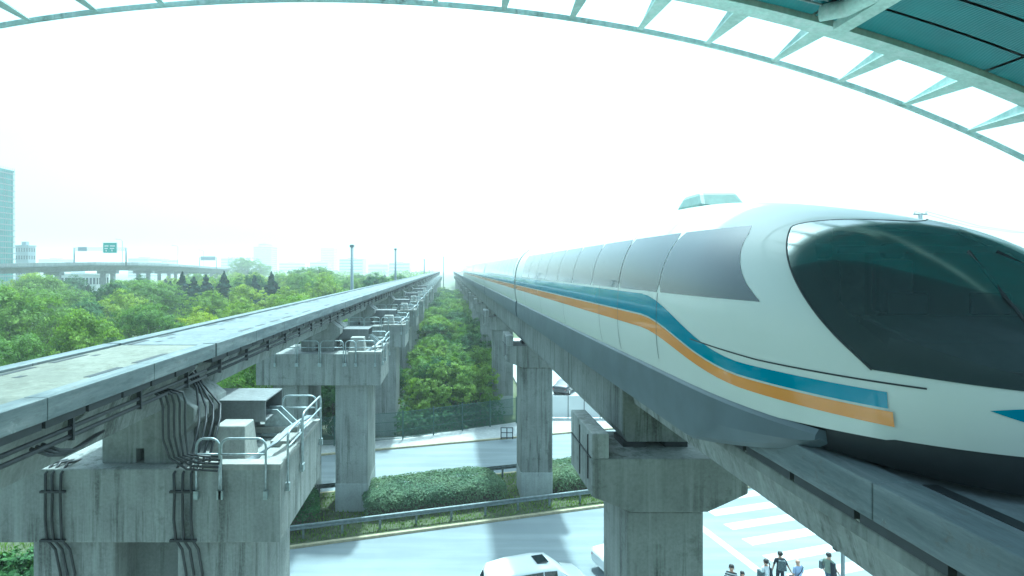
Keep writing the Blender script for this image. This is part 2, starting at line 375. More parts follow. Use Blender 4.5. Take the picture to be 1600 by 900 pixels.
def left_pier(wall):
    t = thing('guideway_pier', (XL, PL[0], G), 'nearest stained concrete pier with railed platform under the empty guideway', 'pier', 'piers under the empty guideway')
    zc, zt = 7.45, 9.24
    cap = MB()
    cap.hexa([(-3.5, 0, zc), (2.9, 0, zc), (2.9, 4.1, zc), (-3.5, 4.1, zc)], [(-3.5, 0, zc + .01), (2.9, 0, zc + .01), (2.9, 4.1, zc + .01), (-3.5, 4.1, zc + .01)])
    cap = MB(); prof = [(-3.0, zc), (2.95, zc), (3.62, zc + .55), (3.62, zt), (-3.5, zt), (-3.5, zc + .5)]
    prof = [(-3.5, zc), (3.62, zc), (3.62, zt), (-3.5, zt)]
    cap.prism_y(prof, 0, 4.1)
    cap.build('cap', M['conc'], t, .03)
    lip = MB(); lip.box(1.75, 3.645, -.03, .35, zt - .02, zt + .13); lip.box(3.2, 3.645, .35, 4.13, zt - .02, zt + .09); lip.build('platform_lip', M['conc_light'], t, .01)
    for x0, x1 in ((.95, 2.83), (-2.65, -.6)):
        c = MB(); c.box(x0, x1, .35, 3.6, -.3, zc); c.build('column', M['conc'], t, .06)
        b = MB(); b.box(x0 - .012, x1 + .012, .338, 3.612, -.3, 1.75); b.build('column_base', M['band'], t, .06)
    if wall:
        c = MB(); c.box(-.6, .95, 1.3, 2.7, -.3, zc - .003); c.build('infill_wall', M['conc_dark'], t)
    r = MB(); zr = zt + .76; zb = zt - .62
    hoop(r, (1.62, -.06), (2.18, -.06), zr, zb); hoop(r, (2.22, -.06), (3.3, -.06), zr, zb)
    hoop(r, (3.68, .45), (3.68, 1.75), zr, zb); hoop(r, (3.68, 1.85), (3.68, 4.0), zr + .1, zb)
    hoop(r, (1.0, 4.16), (2.35, 4.16), zr + .05, zb); hoop(r, (2.42, 4.16), (3.5, 4.16), zr + .05, zb)
    if not wall:
        hoop(r, (-2.4, -.06), (-1.2, -.06), zr, zb); hoop(r, (-1.1, -.06), (.1, -.06), zr, zb); hoop(r, (.2, -.06), (1.5, -.06), zr, zb)
    r.build('railing', M['steel'], t)
    cb = MB()
    for x in (-2.02, -1.85, -1.66, 1.1, 1.29, 1.5):
        j = rnd.uniform(-.03, .03)
        cb.tube([(x, .7, zt - .02), (x, .2, zt + .08), (x + j, -.05, zt - .1), (x, -.07, zt - .6), (x + j, -.06, zc + .6), (x + .02, -.05, zc + .1), (x + .06, .18, zc - .25), (x + .1, .3, zc - .9), (x + .16, .3, 3.2), (x + .2, .3, .2)], .033, 7)
    for x0, x1 in ((-2.15, -1.55), (.98, 1.62)):
        for z in (zc + .06, zt - .55): cb.box(x0, x1, -.095, -.02, z, z + .05)
    if wall: cb.build('cable_run', M['cable'], t)
    else: pass
    return t
pier_l = left_pier(True)
pier_l2 = left_pier(False); pier_l2.location = (XL + .25, PL[1], G)
pier_l2['label'] = 'second concrete pier from the camera under the empty guideway, standing in the road median'
side = ['third concrete pier from the camera under the empty guideway, behind the green fence', 'fourth concrete pier from the camera under the empty guideway', 'fifth concrete pier from the camera under the empty guideway']
for i, Y in enumerate(PL[2:]):
    lab = side[i] if i < 3 else 'small far concrete pier under the empty guideway, %s from the camera' % ORD[i + 2]
    dup(pier_l2, (XL + .45, Y, G), lab)
# equipment on the left platforms
def platform_gear(i, Y, X, wh):
    zt = G + 9.24
    t = thing('bearing_box', (X + 1.6, Y + 2.4, zt), 'grey steel bearing box with open end on the %s platform under the empty guideway' % wh, 'bearing box', 'bearing boxes on the left platforms')
    b = MB(); x0, x1, y0, y1, z0, z1 = -1.0, 1.05, -.55, 1.0, .62, 1.22
    b.box(x0, x1, y0, y1, z1 - .05, z1); b.box(x0, x1, y0, y0 + .05, z0, z1 - .05); b.box(x0, x1, y1 - .05, y1, z0, z1 - .05); b.box(x0, x1, y0 + .05, y1 - .05, z0, z0 + .05); b.box(x0, x0 + .4, y0 + .05, y1 - .05, z0 + .05, z1 - .05)
    b.build('housing', M['box'], t, .015)
    f = MB(); f.box(-.8, .75, -.35, .8, 0, .12); f.box(-.6, .5, -.2, .65, .12, .62); f.build('foot', M['box'], t, .01)
    g = MB(); prof = [(.8, .12), (1.75, .12), (1.75, .2), (1.15, .78), (.8, .78)]; g.prism_y(prof, .15, .21); g.prism_y(prof, .55, .61)
    g.tube([(.9, .1, .5), (.9, .66, .5)], .06, 8); g.tube([(1.55, .1, .2), (1.55, .66, .2)], .05, 8); g.box(.75, 1.85, 0, .75, .06, .12)
    g.build('bracket', M['steel'], t)
    t2 = thing('concrete_block', (X + 2.15, Y + .75, zt), 'tapered concrete block beside the railing on the %s platform under the empty guideway' % wh, 'block', 'concrete blocks on the left platforms')
    b = MB(); b.hexa([(-.45, -.4, 0), (.5, -.4, 0), (.5, .55, 0), (-.45, .55, 0)], [(-.38, -.1, .86), (.38, -.1, .86), (.38, .55, .86), (-.38, .55, .86)])
    b.build('block', M['conc_light'], t2, .03)
    s = MB(); s.box(.7, 1.35, .9, 1.7, 0, .16); s.box(-.2, 1.2, 1.72, 2.0, 0, .3); s.build('step', M['conc_light'], t2, .01)
    t3 = thing('cable_bundle', (X + 2.6, Y, zt), 'bundle of grey cables curving across the %s platform under the empty guideway' % wh, 'cables', 'cable bundles on the left platforms')
    for k in range(5):
        c = MB(); d = k * .075
        c.tube([(-1.0, .35 + d * .5, .1), (-.5, .28 + d * .5, .06), (0, .3 + d * .4, .05), (.35, .45 + d * .2, .12 + d * .3), (.62 + d * .3, .8, .4), (.75 + d * .5, 1.4, .56), (.85 + d * .5, 2.2, .55), (.88 + d * .5, 3.1, .45), (.9 + d * .4, 3.9, .2)], .026, 6)
        c.build('cable', M['cable_grey'], t3)
    return [t, t2, t3]
whs = ['nearest', 'second nearest', 'third nearest', 'fourth nearest', 'fifth nearest', 'sixth nearest', 'seventh nearest']
gear = platform_gear(0, PL[0], XL, whs[0])
for i in range(1, 7):
    dx = .25 if i == 1 else .45
    for g0, lab in zip(gear, ('grey steel bearing box with open end on the %s platform under the empty guideway', 'tapered concrete block beside the railing on the %s platform under the empty guideway', 'bundle of grey cables curving across the %s platform under the empty guideway')):
        l = g0.location
        dup(g0, (l.x + dx, l.y - PL[0] + PL[i], l.z), lab % whs[i])

def right_pier():
    t = thing('guideway_pier', (XR, PR[0], G), 'nearest stained concrete pier with chamfered hammerhead under the maglev train', 'pier', 'piers under the train guideway')
    zc, zt = 8.1, 9.42
    c = MB(); c.prism_y([(-.95, zc), (.95, zc), (1.95, zc + .45), (1.95, zt), (-1.9, zt), (-1.9, zc + .38)], 0, 2.3); c.build('cap', M['conc_dark'], t, .03)
    u = MB(); u.box(-1.903, -1.48, -.003, 2.303, zt - .002, zt + .62); u.build('shear_block', M['conc'], t, .03)
    u = MB(); u.box(-1.93, -1.90, .35, .37, zc + .7, zt + .5); u.box(-1.93, -1.90, 1.2, 1.22, zc + .5, zt + .5); u.box(-1.93, -1.90, .1, 2.2, zt - .02, zt); u.build('seam', M['dark'], t)
    c = MB(); c.box(-1.02, .92, .12, 2.15, -.3, zc + .002); c.build('column', M['conc_dark'], t, .08)
    b = MB(); b.box(-1.032, .932, .108, 2.162, -.3, 1.75); b.build('column_base', M['band'], t, .08)
    for x in (-.55, .55):
        b = MB(); b.box(x - .3, x + .3, .9, 1.7, zt, zt + .15); b.build('bearing_pad', M['dark'], t)
    return t
pier_r = right_pier()
for i, Y in enumerate(PR[1:]):
    lab = ['second concrete pier from the camera under the maglev train, standing in the road median', 'third concrete pier from the camera under the maglev train', 'fourth concrete pier from the camera under the maglev train'][i] if i < 3 else 'small far concrete pier under the train guideway, %s from the camera' % ORD[i + 1]
    dup(pier_r, (XR, Y, G), lab)

# ------------------------------------------------------------------ guideway beams
def beam(L, deep, slabm, label, group, X, Y, near, both=True, plain=False):
    t = thing('guideway_span', (X, Y, ZT), label, 'guideway', group)
    zb = -2.52 if deep else -1.5
    e = .045
    s = MB(); s.box(-1.03, 1.03, e, L - e, -.20, -.045)
    for sx in (-1, 1):
        m = MB(); n = max(1, int(round(L / 3.1))); st = L / n
        for i in range(n):
            a, b = i * st + (e if i == 0 else .006), (i + 1) * st - (e if i == n - 1 else .006)
            x0, x1 = sorted((sx * 1.10, sx * 1.48)); m.box(x0, x1, a, b, -.36, 0)
        m.build('edge_plate', M['plate'], t, .012)
        m = MB(); x0, x1 = sorted((sx * 1.02, sx * 1.10)); m.box(x0, x1, e, L - e, -.2, -.1)
        x0, x1 = sorted((sx * 1.12, sx * 1.36))
        k = 0
        while k * 1.03 + 1.0 < L:
            m.box(x0, x1, k * 1.03 + .03, k * 1.03 + .98, -.52, -.362); k += 1
        m.build('stator_pack', M['stator'], t)
        if both:
            for k in range(int(L / 1.55)):
                if rnd.random() < .72:
                    x0, x1 = sorted((sx * .83, sx * .97)); s.box(x0, x1, k * 1.55 + .1, k * 1.55 + .2 + rnd.uniform(.7, 1.25), -.05, -.038, 1)
            for k in range(int(L / 2.2)):
                y = k * 2.2 + rnd.uniform(.3, 1.6); x = rnd.uniform(-.7, .7)
                if rnd.random() < .6: s.box(x - .07, x + .07, y, y + .22, -.05, -.041, 1)
    s.build('deck_slab', [slabm, M['dark']], t)
    wv = MB(); wt = 1.02
    if deep:
        prof = [(-.78, zb), (.78, zb), (.9, zb + .25), (.9, -1.1), (wt, -.7), (wt, -.2), (-wt, -.2), (-wt, -.7), (-.9, -1.1), (-.9, zb + .25)]
    else:
        prof = [(-.62, zb), (.62, zb), (.72, -1.1), (.86, -.72), (.98, -.6), (.98, -.2), (-.98, -.2), (-.98, -.6), (-.86, -.72), (-.72, -1.1)]
    wv.prism_y(prof, e, L - e); rb = wv; y = 1.2
    while y < L - .5:
        for sx in (-1, 1):
            a = [(sx * .8, -.95), (sx * 1.3, -.53), (sx * 1.3, -.45), (sx * .9, -.45)]
            if sx < 0: a = a[::-1]
            rb.prism_y(a, y - .05, y + .05)
        y += 2.06
    wv.build('girder', M['conc'] if not deep else M['conc_dark'], t, .02)
    # conduits with hangers under the edge plates
    for sx in (() if plain else (1, -1) if near else (1,)):
        cd = MB()
        for z in (-.72, -.87): cd.tube([(sx * 1.22, e, z), (sx * 1.22, L - e, z)], .042, 8)
        y = .8
        while y < L:
            cd.box(sx * 1.22 - .035, sx * 1.22 + .06, y - .02, y + .02, -.94, -.53); y += 2.06
        cd.build('conduit', M['cable'] if not near else M['cable'], t)
    # haunches where the beam stands on the piers
    h = MB()
    if plain:
        for sx in (-1, 1):
            h = MB(); h.box(*sorted((sx * .88, sx * 1.2)), e, L - e, -.78, -.62); h.build('ledge', M['conc_dark'], t, .02)
        h = MB()
    elif not deep:
        for y0, y1 in ((e + .1, 1.0), (L - 1.0, L - e - .1)):
            h = MB(); h.prism_y([(-1.35, -1.5), (-1.35, -1.85), (-1.0, -2.2), (-.95, -2.2), (-.95, -2.86), (-.10, -2.86), (-.10, -2.5), (.10, -2.5), (.10, -2.86), (.95, -2.86), (.95, -2.2), (1.0, -2.2), (1.35, -1.85), (1.35, -1.5), (.75, -1.05), (-.75, -1.05)], y0, y1)
            h.build('bearing_haunch', M['conc'], t, .02)
        h = MB()
    if h.f: h.build('bearing_haunch', M['conc'], t, .02)
    return t
gl, gr = 'beams of the empty guideway', 'beams of the train guideway'
JL = [PL[0] + 1.4] + [p + 2.0 for p in PL[1:]] + [PL[-1] + 19.2 + 17.2 * i for i in range(6)]
beam(JL[0] + 10, False, M['slab_old'], 'nearest beam of the empty guideway with yellowed concrete deck and steel edge plates', gl, XL, -10, True)
b2 = None
for i in range(len(JL) - 1):
    L = JL[i + 1] - JL[i]
    lab = 'grey beam of the empty guideway, %s span from the camera' % ORD[min(i + 1, 19)] if i < 18 else 'tiny far grey beam of the empty guideway near the horizon'
    if i >= 4 and b2 is not None: dup(b2, (XL, JL[i], ZT), lab)
    else:
        b = beam(L, False, M['slab'], lab, gl, XL, JL[i], True)
        if i == 3: b2 = b
JR = [PR[0] + .75] + [p + 1.15 for p in PR[1:]] + [PR[-1] + 21.15 + 20 * i for i in range(6)]
beam(JR[0] + 10, False, M['slab'], 'nearest beam of the train guideway, below the nose of the train', gr, XR, -10, True, True, True)
b2 = None
for i in range(len(JR) - 1):
    lab = 'deep concrete beam below the maglev train, %s span from the camera' % ORD[i + 1] if i < 18 else 'tiny far deep beam of the train guideway near the horizon'
    if b2 is not None and abs(JR[i + 1] - JR[i] - 20) < .1: dup(b2, (XR, JR[i], ZT), lab)
    else:
        b = beam(JR[i + 1] - JR[i], True, M['slab'], lab, gr, XR, JR[i], False, False)
        if abs(JR[i + 1] - JR[i] - 20) < .1: b2 = b

# loose cables hanging from the nearest left beam, and drain pipe on the right one
t = thing('hanging_cable', (XL + 1.2, 11.0, ZT - .8), 'black cables looping down from the nearest empty guideway beam to the pier', 'cables')
for k in range(5):
    c = MB(); d = k * .11; e = k * .075
    c.tube([(-.15, 1.3 + d, .0), (-.02 + e, 1.32 + d, -.1), (.0 + e, 1.4 + d, -.35), (-.06 + e, 1.5 + d, -.7), (-.1 + e, 1.6 + d, -1.15), (.0 + e, 1.7 + d * .6, -1.62), (.3 + e * 1.2, 1.9 + d * .4, -1.95 + k * .06), (1.0, 2.0 + d * .4, -2.03 + k * .07)], .028, 7)
    c.build('cable', M['cable'], t)
t = thing('hanging_cable', (XL + 1.2, 12.6, ZT - .8), 'black cable group bending over the haunch beside the bearing box', 'cables')
for k in range(4):
    c = MB(); d = k * .13
    c.tube([(-.25, 1.5 + d, .1), (.05, 1.35 + d, -.25), (.15 + d, 1.25 + d, -.75), (.28 + d, 1.0 + d * .8, -1.02), (.35 + d, .72 + d * .6, -1.25), (.3 + d, .55 + d * .4, -1.7), (.3 + d, .5 + d * .3, -2.05)], .03, 7)
    c.build('cable', M['cable'], t)
t = thing('hanging_cable', (XL + 1.2, 8.4, ZT - .85), 'short black cables sagging under the conduits in front of the nearest left pier', 'cables')
for k in range(3):
    c = MB(); d = k * .12
    c.tube([(-.1, .2 + d, 0), (.0, .45 + d, -.18), (-.05, .9 + d, -.33), (-.25, 1.5 + d, -.4), (-.36, 2.2 + d, -.38)], .03, 7); c.build('cable', M['cable'], t)

# ------------------------------------------------------------------ the maglev train
TIP = 4.4
ZTOP = [(4.4, -1.0), (4.5, -.80), (4.75, -.48), (5.1, -.12), (5.74, .27), (6.29, .52), (7.0, .71), (7.65, .85), (9.2, 1.12), (10.7, 1.28), (12, 1.32), (500, 1.32)]
def lerp_table(T, y):
    if y <= T[0][0]: return T[0][1]
    for k in range(len(T) - 1):
        if y <= T[k + 1][0]:
            # smooth (Catmull style) interpolation
            x0, y0 = T[k]; x1, y1 = T[k + 1]
            m0 = (T[k + 1][1] - T[k - 1][1]) / (T[k + 1][0] - T[k - 1][0]) if k > 0 else (y1 - y0) / (x1 - x0)
            m1 = (T[k + 2][1] - T[k][1]) / (T[k + 2][0] - T[k][0]) if k + 2 < len(T) else 0
            h = x1 - x0; s = (y - x0) / h
            return (2 * s**3 - 3 * s**2 + 1) * y0 + (s**3 - 2 * s**2 + s) * h * m0 + (-2 * s**3 + 3 * s**2) * y1 + (s**3 - s**2) * h * m1
    return T[-1][1]
ZW = -1.05
def wl(y):
    t = min(1, max(0, (y - TIP) / 4.2)); return 1.85 * math.sqrt(max(0, 1 - (1 - t) ** 2.5))
def surf(y, th, off=0.0):         # th 0 = widest line on the left (camera) side, pi/2 = ridge, pi = right side
    def S(y, th):
        y = max(TIP, y); zt = max(ZW + .02, lerp_table(ZTOP, y)); c = math.cos(th); s = max(0, math.sin(th))
        return Vector((XR - wl(y) * c, y, ZW + (zt - ZW) * s ** .667))
    p = S(y, th)
    if off:
        e = .02; th2 = min(max(th, .03), PI - .03); yy = max(y, TIP + .05)
        n = (S(yy + e, th2) - S(yy - e, th2)).cross(S(yy, th2 + e) - S(yy, th2 - e))
        if n.length > 1e-9:
            n.normalize()
            c = Vector((XR, yy + .8, ZW)); 
            if n.dot(p - c) < 0: n = -n
            p = p + n * off
    return p
def th_of(y, z):
    zt = lerp_table(ZTOP, y); s = min(1, max(0, (z - ZW) / (zt - ZW))); return math.asin(min(1, s ** 1.5))
def zlip(y): return -1.60 - .15 * min(1, max(0, (y - TIP) / 2.0))
def low(y, f, side=-1, off=0.0):  # f 0 at the widest line, 1 at the lip
    z = ZW + (zlip(y) - ZW) * f; tuck = 1 - .05 * f ** 2
    x = wl(y) * tuck; 
    # plan normal
    e = .01; dy = (wl(y + e) - wl(max(TIP, y - e))) / (2 * e); n = Vector((side, -dy, 0)).normalized()
    return Vector((XR + side * x, y + (.10 * f * f if y < 5.2 else 0), z)) + n * off
def on0(y, z, side, off):
    p = surf(y, th_of(y, z), off) if z >= ZW else low(y, (ZW - z) / (ZW - zlip(y)), -1, off)
    return Vector((2 * XR - p.x, p.y, p.z)) if side > 0 else p
train = thing('maglev_train', (XR, 0, ZT), 'white maglev train with dark windscreen and teal and orange stripes on the train guideway', 'train')
def tb(mb, name, m, parent=None, bevel=0):
    o = mb.build(name, m, parent or train, bevel)
    if parent is None or parent is train:
        for v in o.data.vertices: v.co -= Vector((XR, 0, ZT))
    else:
        for v in o.data.vertices: v.co -= Vector((XR, 0, ZT))
    return o
CARS = [(TIP, 29.0), (29.5, 54.2), (54.7, 79.4), (79.9, 104.6), (105.1, 129.8)]
def yb_ws(th):
    t = th if th <= PI / 2 else PI - th; tc = 1.0
    if t < tc: return 5.30 + 1.80 * (t / tc) ** .85
    k = (t - tc) / (PI / 2 - tc); return 7.10 - .75 * k * k * (3 - 2 * k)
for ci, (ya, yb) in enumerate(CARS):
    ys = [TIP + .002, TIP + .03, TIP + .07, TIP + .13, TIP + .2] + [TIP + .3 + .12 * i for i in range(66)] + [13.4 + 1.5 * i for i in range(11)] if ci == 0 else [ya + (yb - ya) * i / 10 for i in range(11)]
    ys = [y for y in ys if y < yb - .05] + [yb]
    mb = MB(); NT = 44; P = []
    for y in ys:
        row = [low(y, f, -1) for f in (1, .8, .6, .4, .2)] + [surf(y, PI * k / NT) for k in range(NT + 1)] + [low(y, f, 1) for f in (.2, .4, .6, .8, 1)]
        P.append(row)
    if ci == 0:                                 # leave the windscreen opening free
        Q = [[None] * len(P[0]) for _ in P]; b0 = 0
        mb.v += [tuple(p) for row in P for p in row]; nn = len(P[0])
        for i in range(len(P) - 1):
            for j in range(nn - 1):
                th = PI * (j - 5 + .5) / NT; ym = (ys[i] + ys[i + 1]) / 2
                if .13 < th < PI - .13 and ym < yb_ws(th) - .14: continue
                mb.f.append((i * nn + j, i * nn + j + 1, (i + 1) * nn + j + 1, (i + 1) * nn + j)); mb.m.append(0); mb.sm.append(True)
        mb.quad(P[-1])
    else:
        mb.grid(P); mb.quad(list(reversed(P[0]))); mb.quad(P[-1])
    body = tb(mb, 'car_body', M['train_white'])
    # floor closing the body from below
    mb = MB(); mb.grid([[Vector((r[0].x, r[0].y, r[0].z)), Vector((r[-1].x, r[-1].y, r[-1].z))] for r in P]); tb(mb, 'underside', M['train_dark'])
    # stripes on both sides
    def zs(y):
        if ci > 0: return 0
        s = min(1, max(0, (10.2 - y) / 3.4)); return s * s * (3 - 2 * s)
    y0 = 5.25 if ci == 0 else ya; n = 60 if ci == 0 else 8
    def on(y, z, side, off):
        if z >= ZW:
            t = th_of(y, z); p = surf(y, t, off)
        else:
            return low(y, (ZW - z) / (ZW - zlip(y)), side, off)
        if side > 0: p = Vector((2 * XR - p.x, p.y, p.z))
        return p
    for nm, m, hi0, lo0, hi1, lo1, ye in (('teal_stripe', M['stripe_teal'], -.46, -.83, -1.19, -1.35, y0), ('orange_stripe', M['stripe_orange'], -.86, -1.08, -1.375, -1.52, y0 - .03)):
        for side in (-1, 1):
            mb = MB(); P2 = []
            for i in range(n + 1):
                s = i / n; y = ye + (yb - .02 - ye) * (s ** 1.8 if ci == 0 else s); k = zs(y)
                a = hi0 + (hi1 - hi0) * k; b = lo0 + (lo1 - lo0) * k
                P2.append([on(y, a + (b - a) * j / 5, side, .004) for j in range(6)])
            mb.grid(P2); tb(mb, nm, m)
    # side windows: a dark band of separate panes
    wy = []
    if ci == 0:
        wy = [(6.55, 9.36, .95), (9.385, 11.5, 0)] + [(11.56 + 2.15 * i, 13.68 + 2.15 * i, 0) for i in range(7)]
    else:
        nn = 10; st = (yb - ya - 1.6) / nn; wy = [(ya + .8 + st * i, ya + .8 + st * (i + 1) - .08, 0) for i in range(nn)]
    for a, b, slant in wy:
        for side in (-1, 1):
            mb = MB(); P2 = []
            for i in range(13):
                s = i / 12; row = []
                for j in range(9):
                    v = j / 8; z = -.40 + (.62 + .40) * v
                    ya2 = a + slant * (v ** .8) * 1.25
                    y = ya2 + (b - ya2) * s
                    # rounded corners
                    rc = .07
                    dz = min(v, 1 - v) * 1.02; ins = 0
                    if dz < rc: ins = rc - math.sqrt(max(0, rc * rc - (rc - dz) ** 2))
                    y = (ya2 + ins) + (b - ins - ya2 - ins) * s
                    zt = lerp_table(ZTOP, y); zz = -.40 + (min(.62, zt - .22) + .40) * v
                    row.append(on(y, zz, side, .005))
                P2.append(row)
            mb.grid(P2); wo_ = tb(mb, 'side_window', M['train_glass'])
            if False:
                per = P2[0] + [r[-1] for r in P2[1:]] + list(reversed(P2[-1]))[1:] + [r[0] for r in reversed(P2[1:-1])]
                q = MB(); q.tube(per, .007, 5, closed=True); q = q.build('window_seal', M['train_dark'], wo_)
                for v in q.data.vertices: v.co -= Vector((XR, 0, ZT))
    # levitation skirt below the body
    for side in (-1, 1):
        mb = MB(); a0 = 5.9 if ci == 0 else ya; x = lambda d: XR + side * d
        P2 = []; n2 = 48 if ci == 0 else 2
        for i in range(n2 + 1):
            s = i / n2; y = a0 + (yb - a0) * s ** (2 if ci == 0 else 1); k = min(1, (y - a0) / 2.6) if ci == 0 else 1; k = k ** .75
            zb2 = -1.90 - .74 * k; ww = min(1.84, wl(y) * .955)
            P2.append([Vector((x(ww - .02), y, -1.74)), Vector((x(ww + .02), y, -1.80)), Vector((x(ww + .03), y, -1.80 + (zb2 + 1.80) * .55)), Vector((x(ww - .03), y, zb2 + .06)), Vector((x(ww - .12), y, zb2)), Vector((x(ww - .24), y, zb2)), Vector((x(ww - .26), y, -1.80))])
        mb.grid(P2, 0, True); mb.quad(P2[0]); mb.quad(list(reversed(P2[-1])))
        sk = tb(mb, 'skirt', M['train_grey']); sk.data.set_sharp_from_angle(angle=R(17))
        sm = MB(); y = a0 + 3.0
        while y < yb - .5:
            sm.box(*sorted((x(1.80), x(1.884))), y, y + .035, -2.58, -1.83); y += 3.05
        if False:
            o = sm.build('panel_gap', M['train_dark'], sk)
            for v in o.data.vertices: v.co -= Vector((XR, 0, ZT))
    if ci < len(CARS) - 1:
        mb = MB(); yy = yb
        for q in range(4):
            P2 = []
            for dy, sc in ((0, .93), (.06, .97), (.12, .93)):
                P2.append([Vector((XR + (p.x - XR) * sc, yy + dy, ZW + (p.z - ZW) * sc)) for p in P[-1]])
            mb.grid(P2); yy += .12
        tb(mb, 'gangway_bellows', M['train_dark'])
# windscreen wrapping over the nose
mb = MB(); P2 = []
for i in range(61):
    th = .012 + (PI - .024) * i / 60
    P2.append([surf(TIP + .004 + (yb_ws(th) - TIP - .004) * (j / 40) ** 1.6, th, .012) for j in range(41)])
mb.grid(P2); ws = tb(mb, 'windscreen', M['screen'])
mb = MB(); P2 = []; P3 = []                        # dark printed border behind the edge of the glass
for i in range(61):
    th = .012 + (PI - .024) * i / 60; P2.append([surf(max(TIP + .01, yb_ws(th) - .42 * (1 - j / 6)), th, .003) for j in range(7)])
mb.grid(P2)
for side in (0, 1):
    P3 = []
    for i in range(31):
        y = TIP + .004 + (5.25 - TIP) * (i / 30) ** 1.6; P3.append([surf(y, (.012 + .22 * j / 4) if side == 0 else PI - (.012 + .22 * j / 4), .003) for j in range(5)])
    mb.grid(P3)
tb(mb, 'windscreen_border', M['train_dark'])
# driver's cab behind the glass
def cab(nm, m, *bx):
    q = MB()
    for b in bx: q.box(*b)
    tb(q, nm, m, None, .02)
cab('cab_floor', M['train_dark'], (XR - 1.1, XR + 1.1, 5.2, 8.4, -1.12, -1.06))
cab('bulkhead', M['cab_wall'], (XR - 1.0, XR + 1.0, 8.4, 8.46, -1.06, .42), (XR - .5, XR + .5, 8.4, 8.46, .42, .78), (XR - .42, XR + .42, 8.36, 8.4, -1.0, .6))
q = MB(); q.hexa([(XR - .85, 5.2, -1.0), (XR + .85, 5.2, -1.0), (XR + 1.0, 6.0, -1.0), (XR - 1.0, 6.0, -1.0)], [(XR - .8, 5.35, -.72), (XR + .8, 5.35, -.72), (XR + .95, 5.95, -.50), (XR - .95, 5.95, -.50)]); tb(q, 'console', M['cab_grey'], None, .03)
for x in (-.45, .45): cab('cab_screen', M['train_dark'], (XR + x - .22, XR + x + .22, 5.9, 5.94, -.5, -.26))
for x in (-.48, .48):
    q = MB(); q.box(XR + x - .25, XR + x + .25, 6.75, 7.25, -.72, -.58); q.box(XR + x - .24, XR + x + .24, 7.18, 7.34, -.58, .12); q.box(XR + x - .14, XR + x + .14, 7.2, 7.32, .14, .34); q.box(XR + x - .08, XR + x + .08, 6.9, 7.1, -1.06, -.72); tb(q, 'seat', M['cab_grey'], None, .05)
q = MB(); q.box(XR - .95, XR + .95, 6.25, 6.29, .18, .26); q.box(XR - .75, XR + .75, 6.6, 6.64, .40, .46); tb(q, 'sun_blind', M['cab_grey'])
# wipers
for x in (-.35, .35):
    q = MB(); q.tube([surf(TIP + .16, PI / 2 + x * 2.0, .02), surf(TIP + .55, PI / 2 + x * 1.1, .03), surf(TIP + 1.15, PI / 2 + x * .3, .02)], .014, 6); tb(q, 'wiper', M['train_dark'])
# door outlines and body panel joints
for side in (-1, 1):
    for y, z0, z1 in ((9.39, -1.55, -.42), (11.53, -1.70, .9), (12.95, -1.70, .9), (17.0, -1.7, -.42), (21.3, -1.7, -.42), (25.6, -1.7, -.42)):
        q = MB(); P2 = []
        for i in range(15):
            z = z0 + (z1 - z0) * i / 14; P2.append([on0(y, z, side, .005), on0(y + .016, z, side, .005)])
        q.grid(P2); tb(q, 'panel_joint', M['train_dark'])
# gasket round the windscreen
gk = MB(); gk.tube([surf(yb_ws(.012 + (PI - .024) * i / 90) + .012, .012 + (PI - .024) * i / 90, .004) for i in range(91)], .014, 5)
o = gk.build('windscreen_gasket', M['train_dark'], train)
for v in o.data.vertices: v.co -= Vector((XR, 0, ZT))
# black fill standing in for the shade in the gap between nose and track
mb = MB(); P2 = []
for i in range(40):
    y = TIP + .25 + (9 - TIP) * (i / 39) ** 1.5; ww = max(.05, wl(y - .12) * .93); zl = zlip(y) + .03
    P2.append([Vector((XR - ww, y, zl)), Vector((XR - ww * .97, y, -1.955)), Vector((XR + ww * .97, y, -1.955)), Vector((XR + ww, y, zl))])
mb.grid(P2); mb.quad(P2[0]); tb(mb, 'nose_gap_shade', M['train_dark'])
# seam under the windscreen and along the first car
for side in (-1, 1):
    mb = MB(); P2 = []
    for i in range(50):
        y = 5.0 + 3.1 * i / 49; z = -1.095 + .16 * (min(1, max(0, (y - 6.6) / 3.8))) ** 1.0 * (1 if y > 6.6 else 0)
        P2.append([on(y, z, side, .004), on(y, z - .018, side, .004)])
    mb.grid(P2); tb(mb, 'panel_seam', M['train_dark'])
    mb = MB(); P2 = []
    for i in range(30):                       # teal mark on the nose
        s = i / 29; y = TIP + .06 + .24 * s * s; hh = .075 * math.sin(PI * min(1, .12 + s * .88)) ; zc = -1.26 + .03 * s
        P2.append([low(y, (ZW - zc + hh * (1 - 2 * j / 3)) / (ZW - zlip(y)) if False else max(.02, (ZW - zc - hh * (1 - 2 * j / 3)) / (ZW - zlip(y))), side, .005) for j in range(4)])
    mb.grid(P2); tb(mb, 'nose_mark', M['stripe_teal'])
# roof antenna and the long roof rib
mb = MB(); z0 = 1.22
mb.hexa([(XR - .46, 10.7, z0), (XR + .46, 10.7, z0), (XR + .46, 12.0, z0 + .02), (XR - .46, 12.0, z0 + .02)], [(XR - .38, 11.0, z0 + .33), (XR + .38, 11.0, z0 + .33), (XR + .38, 11.7, z0 + .33), (XR - .38, 11.7, z0 + .33)])
tb(mb, 'antenna_fairing', M['antenna'], None, .08)

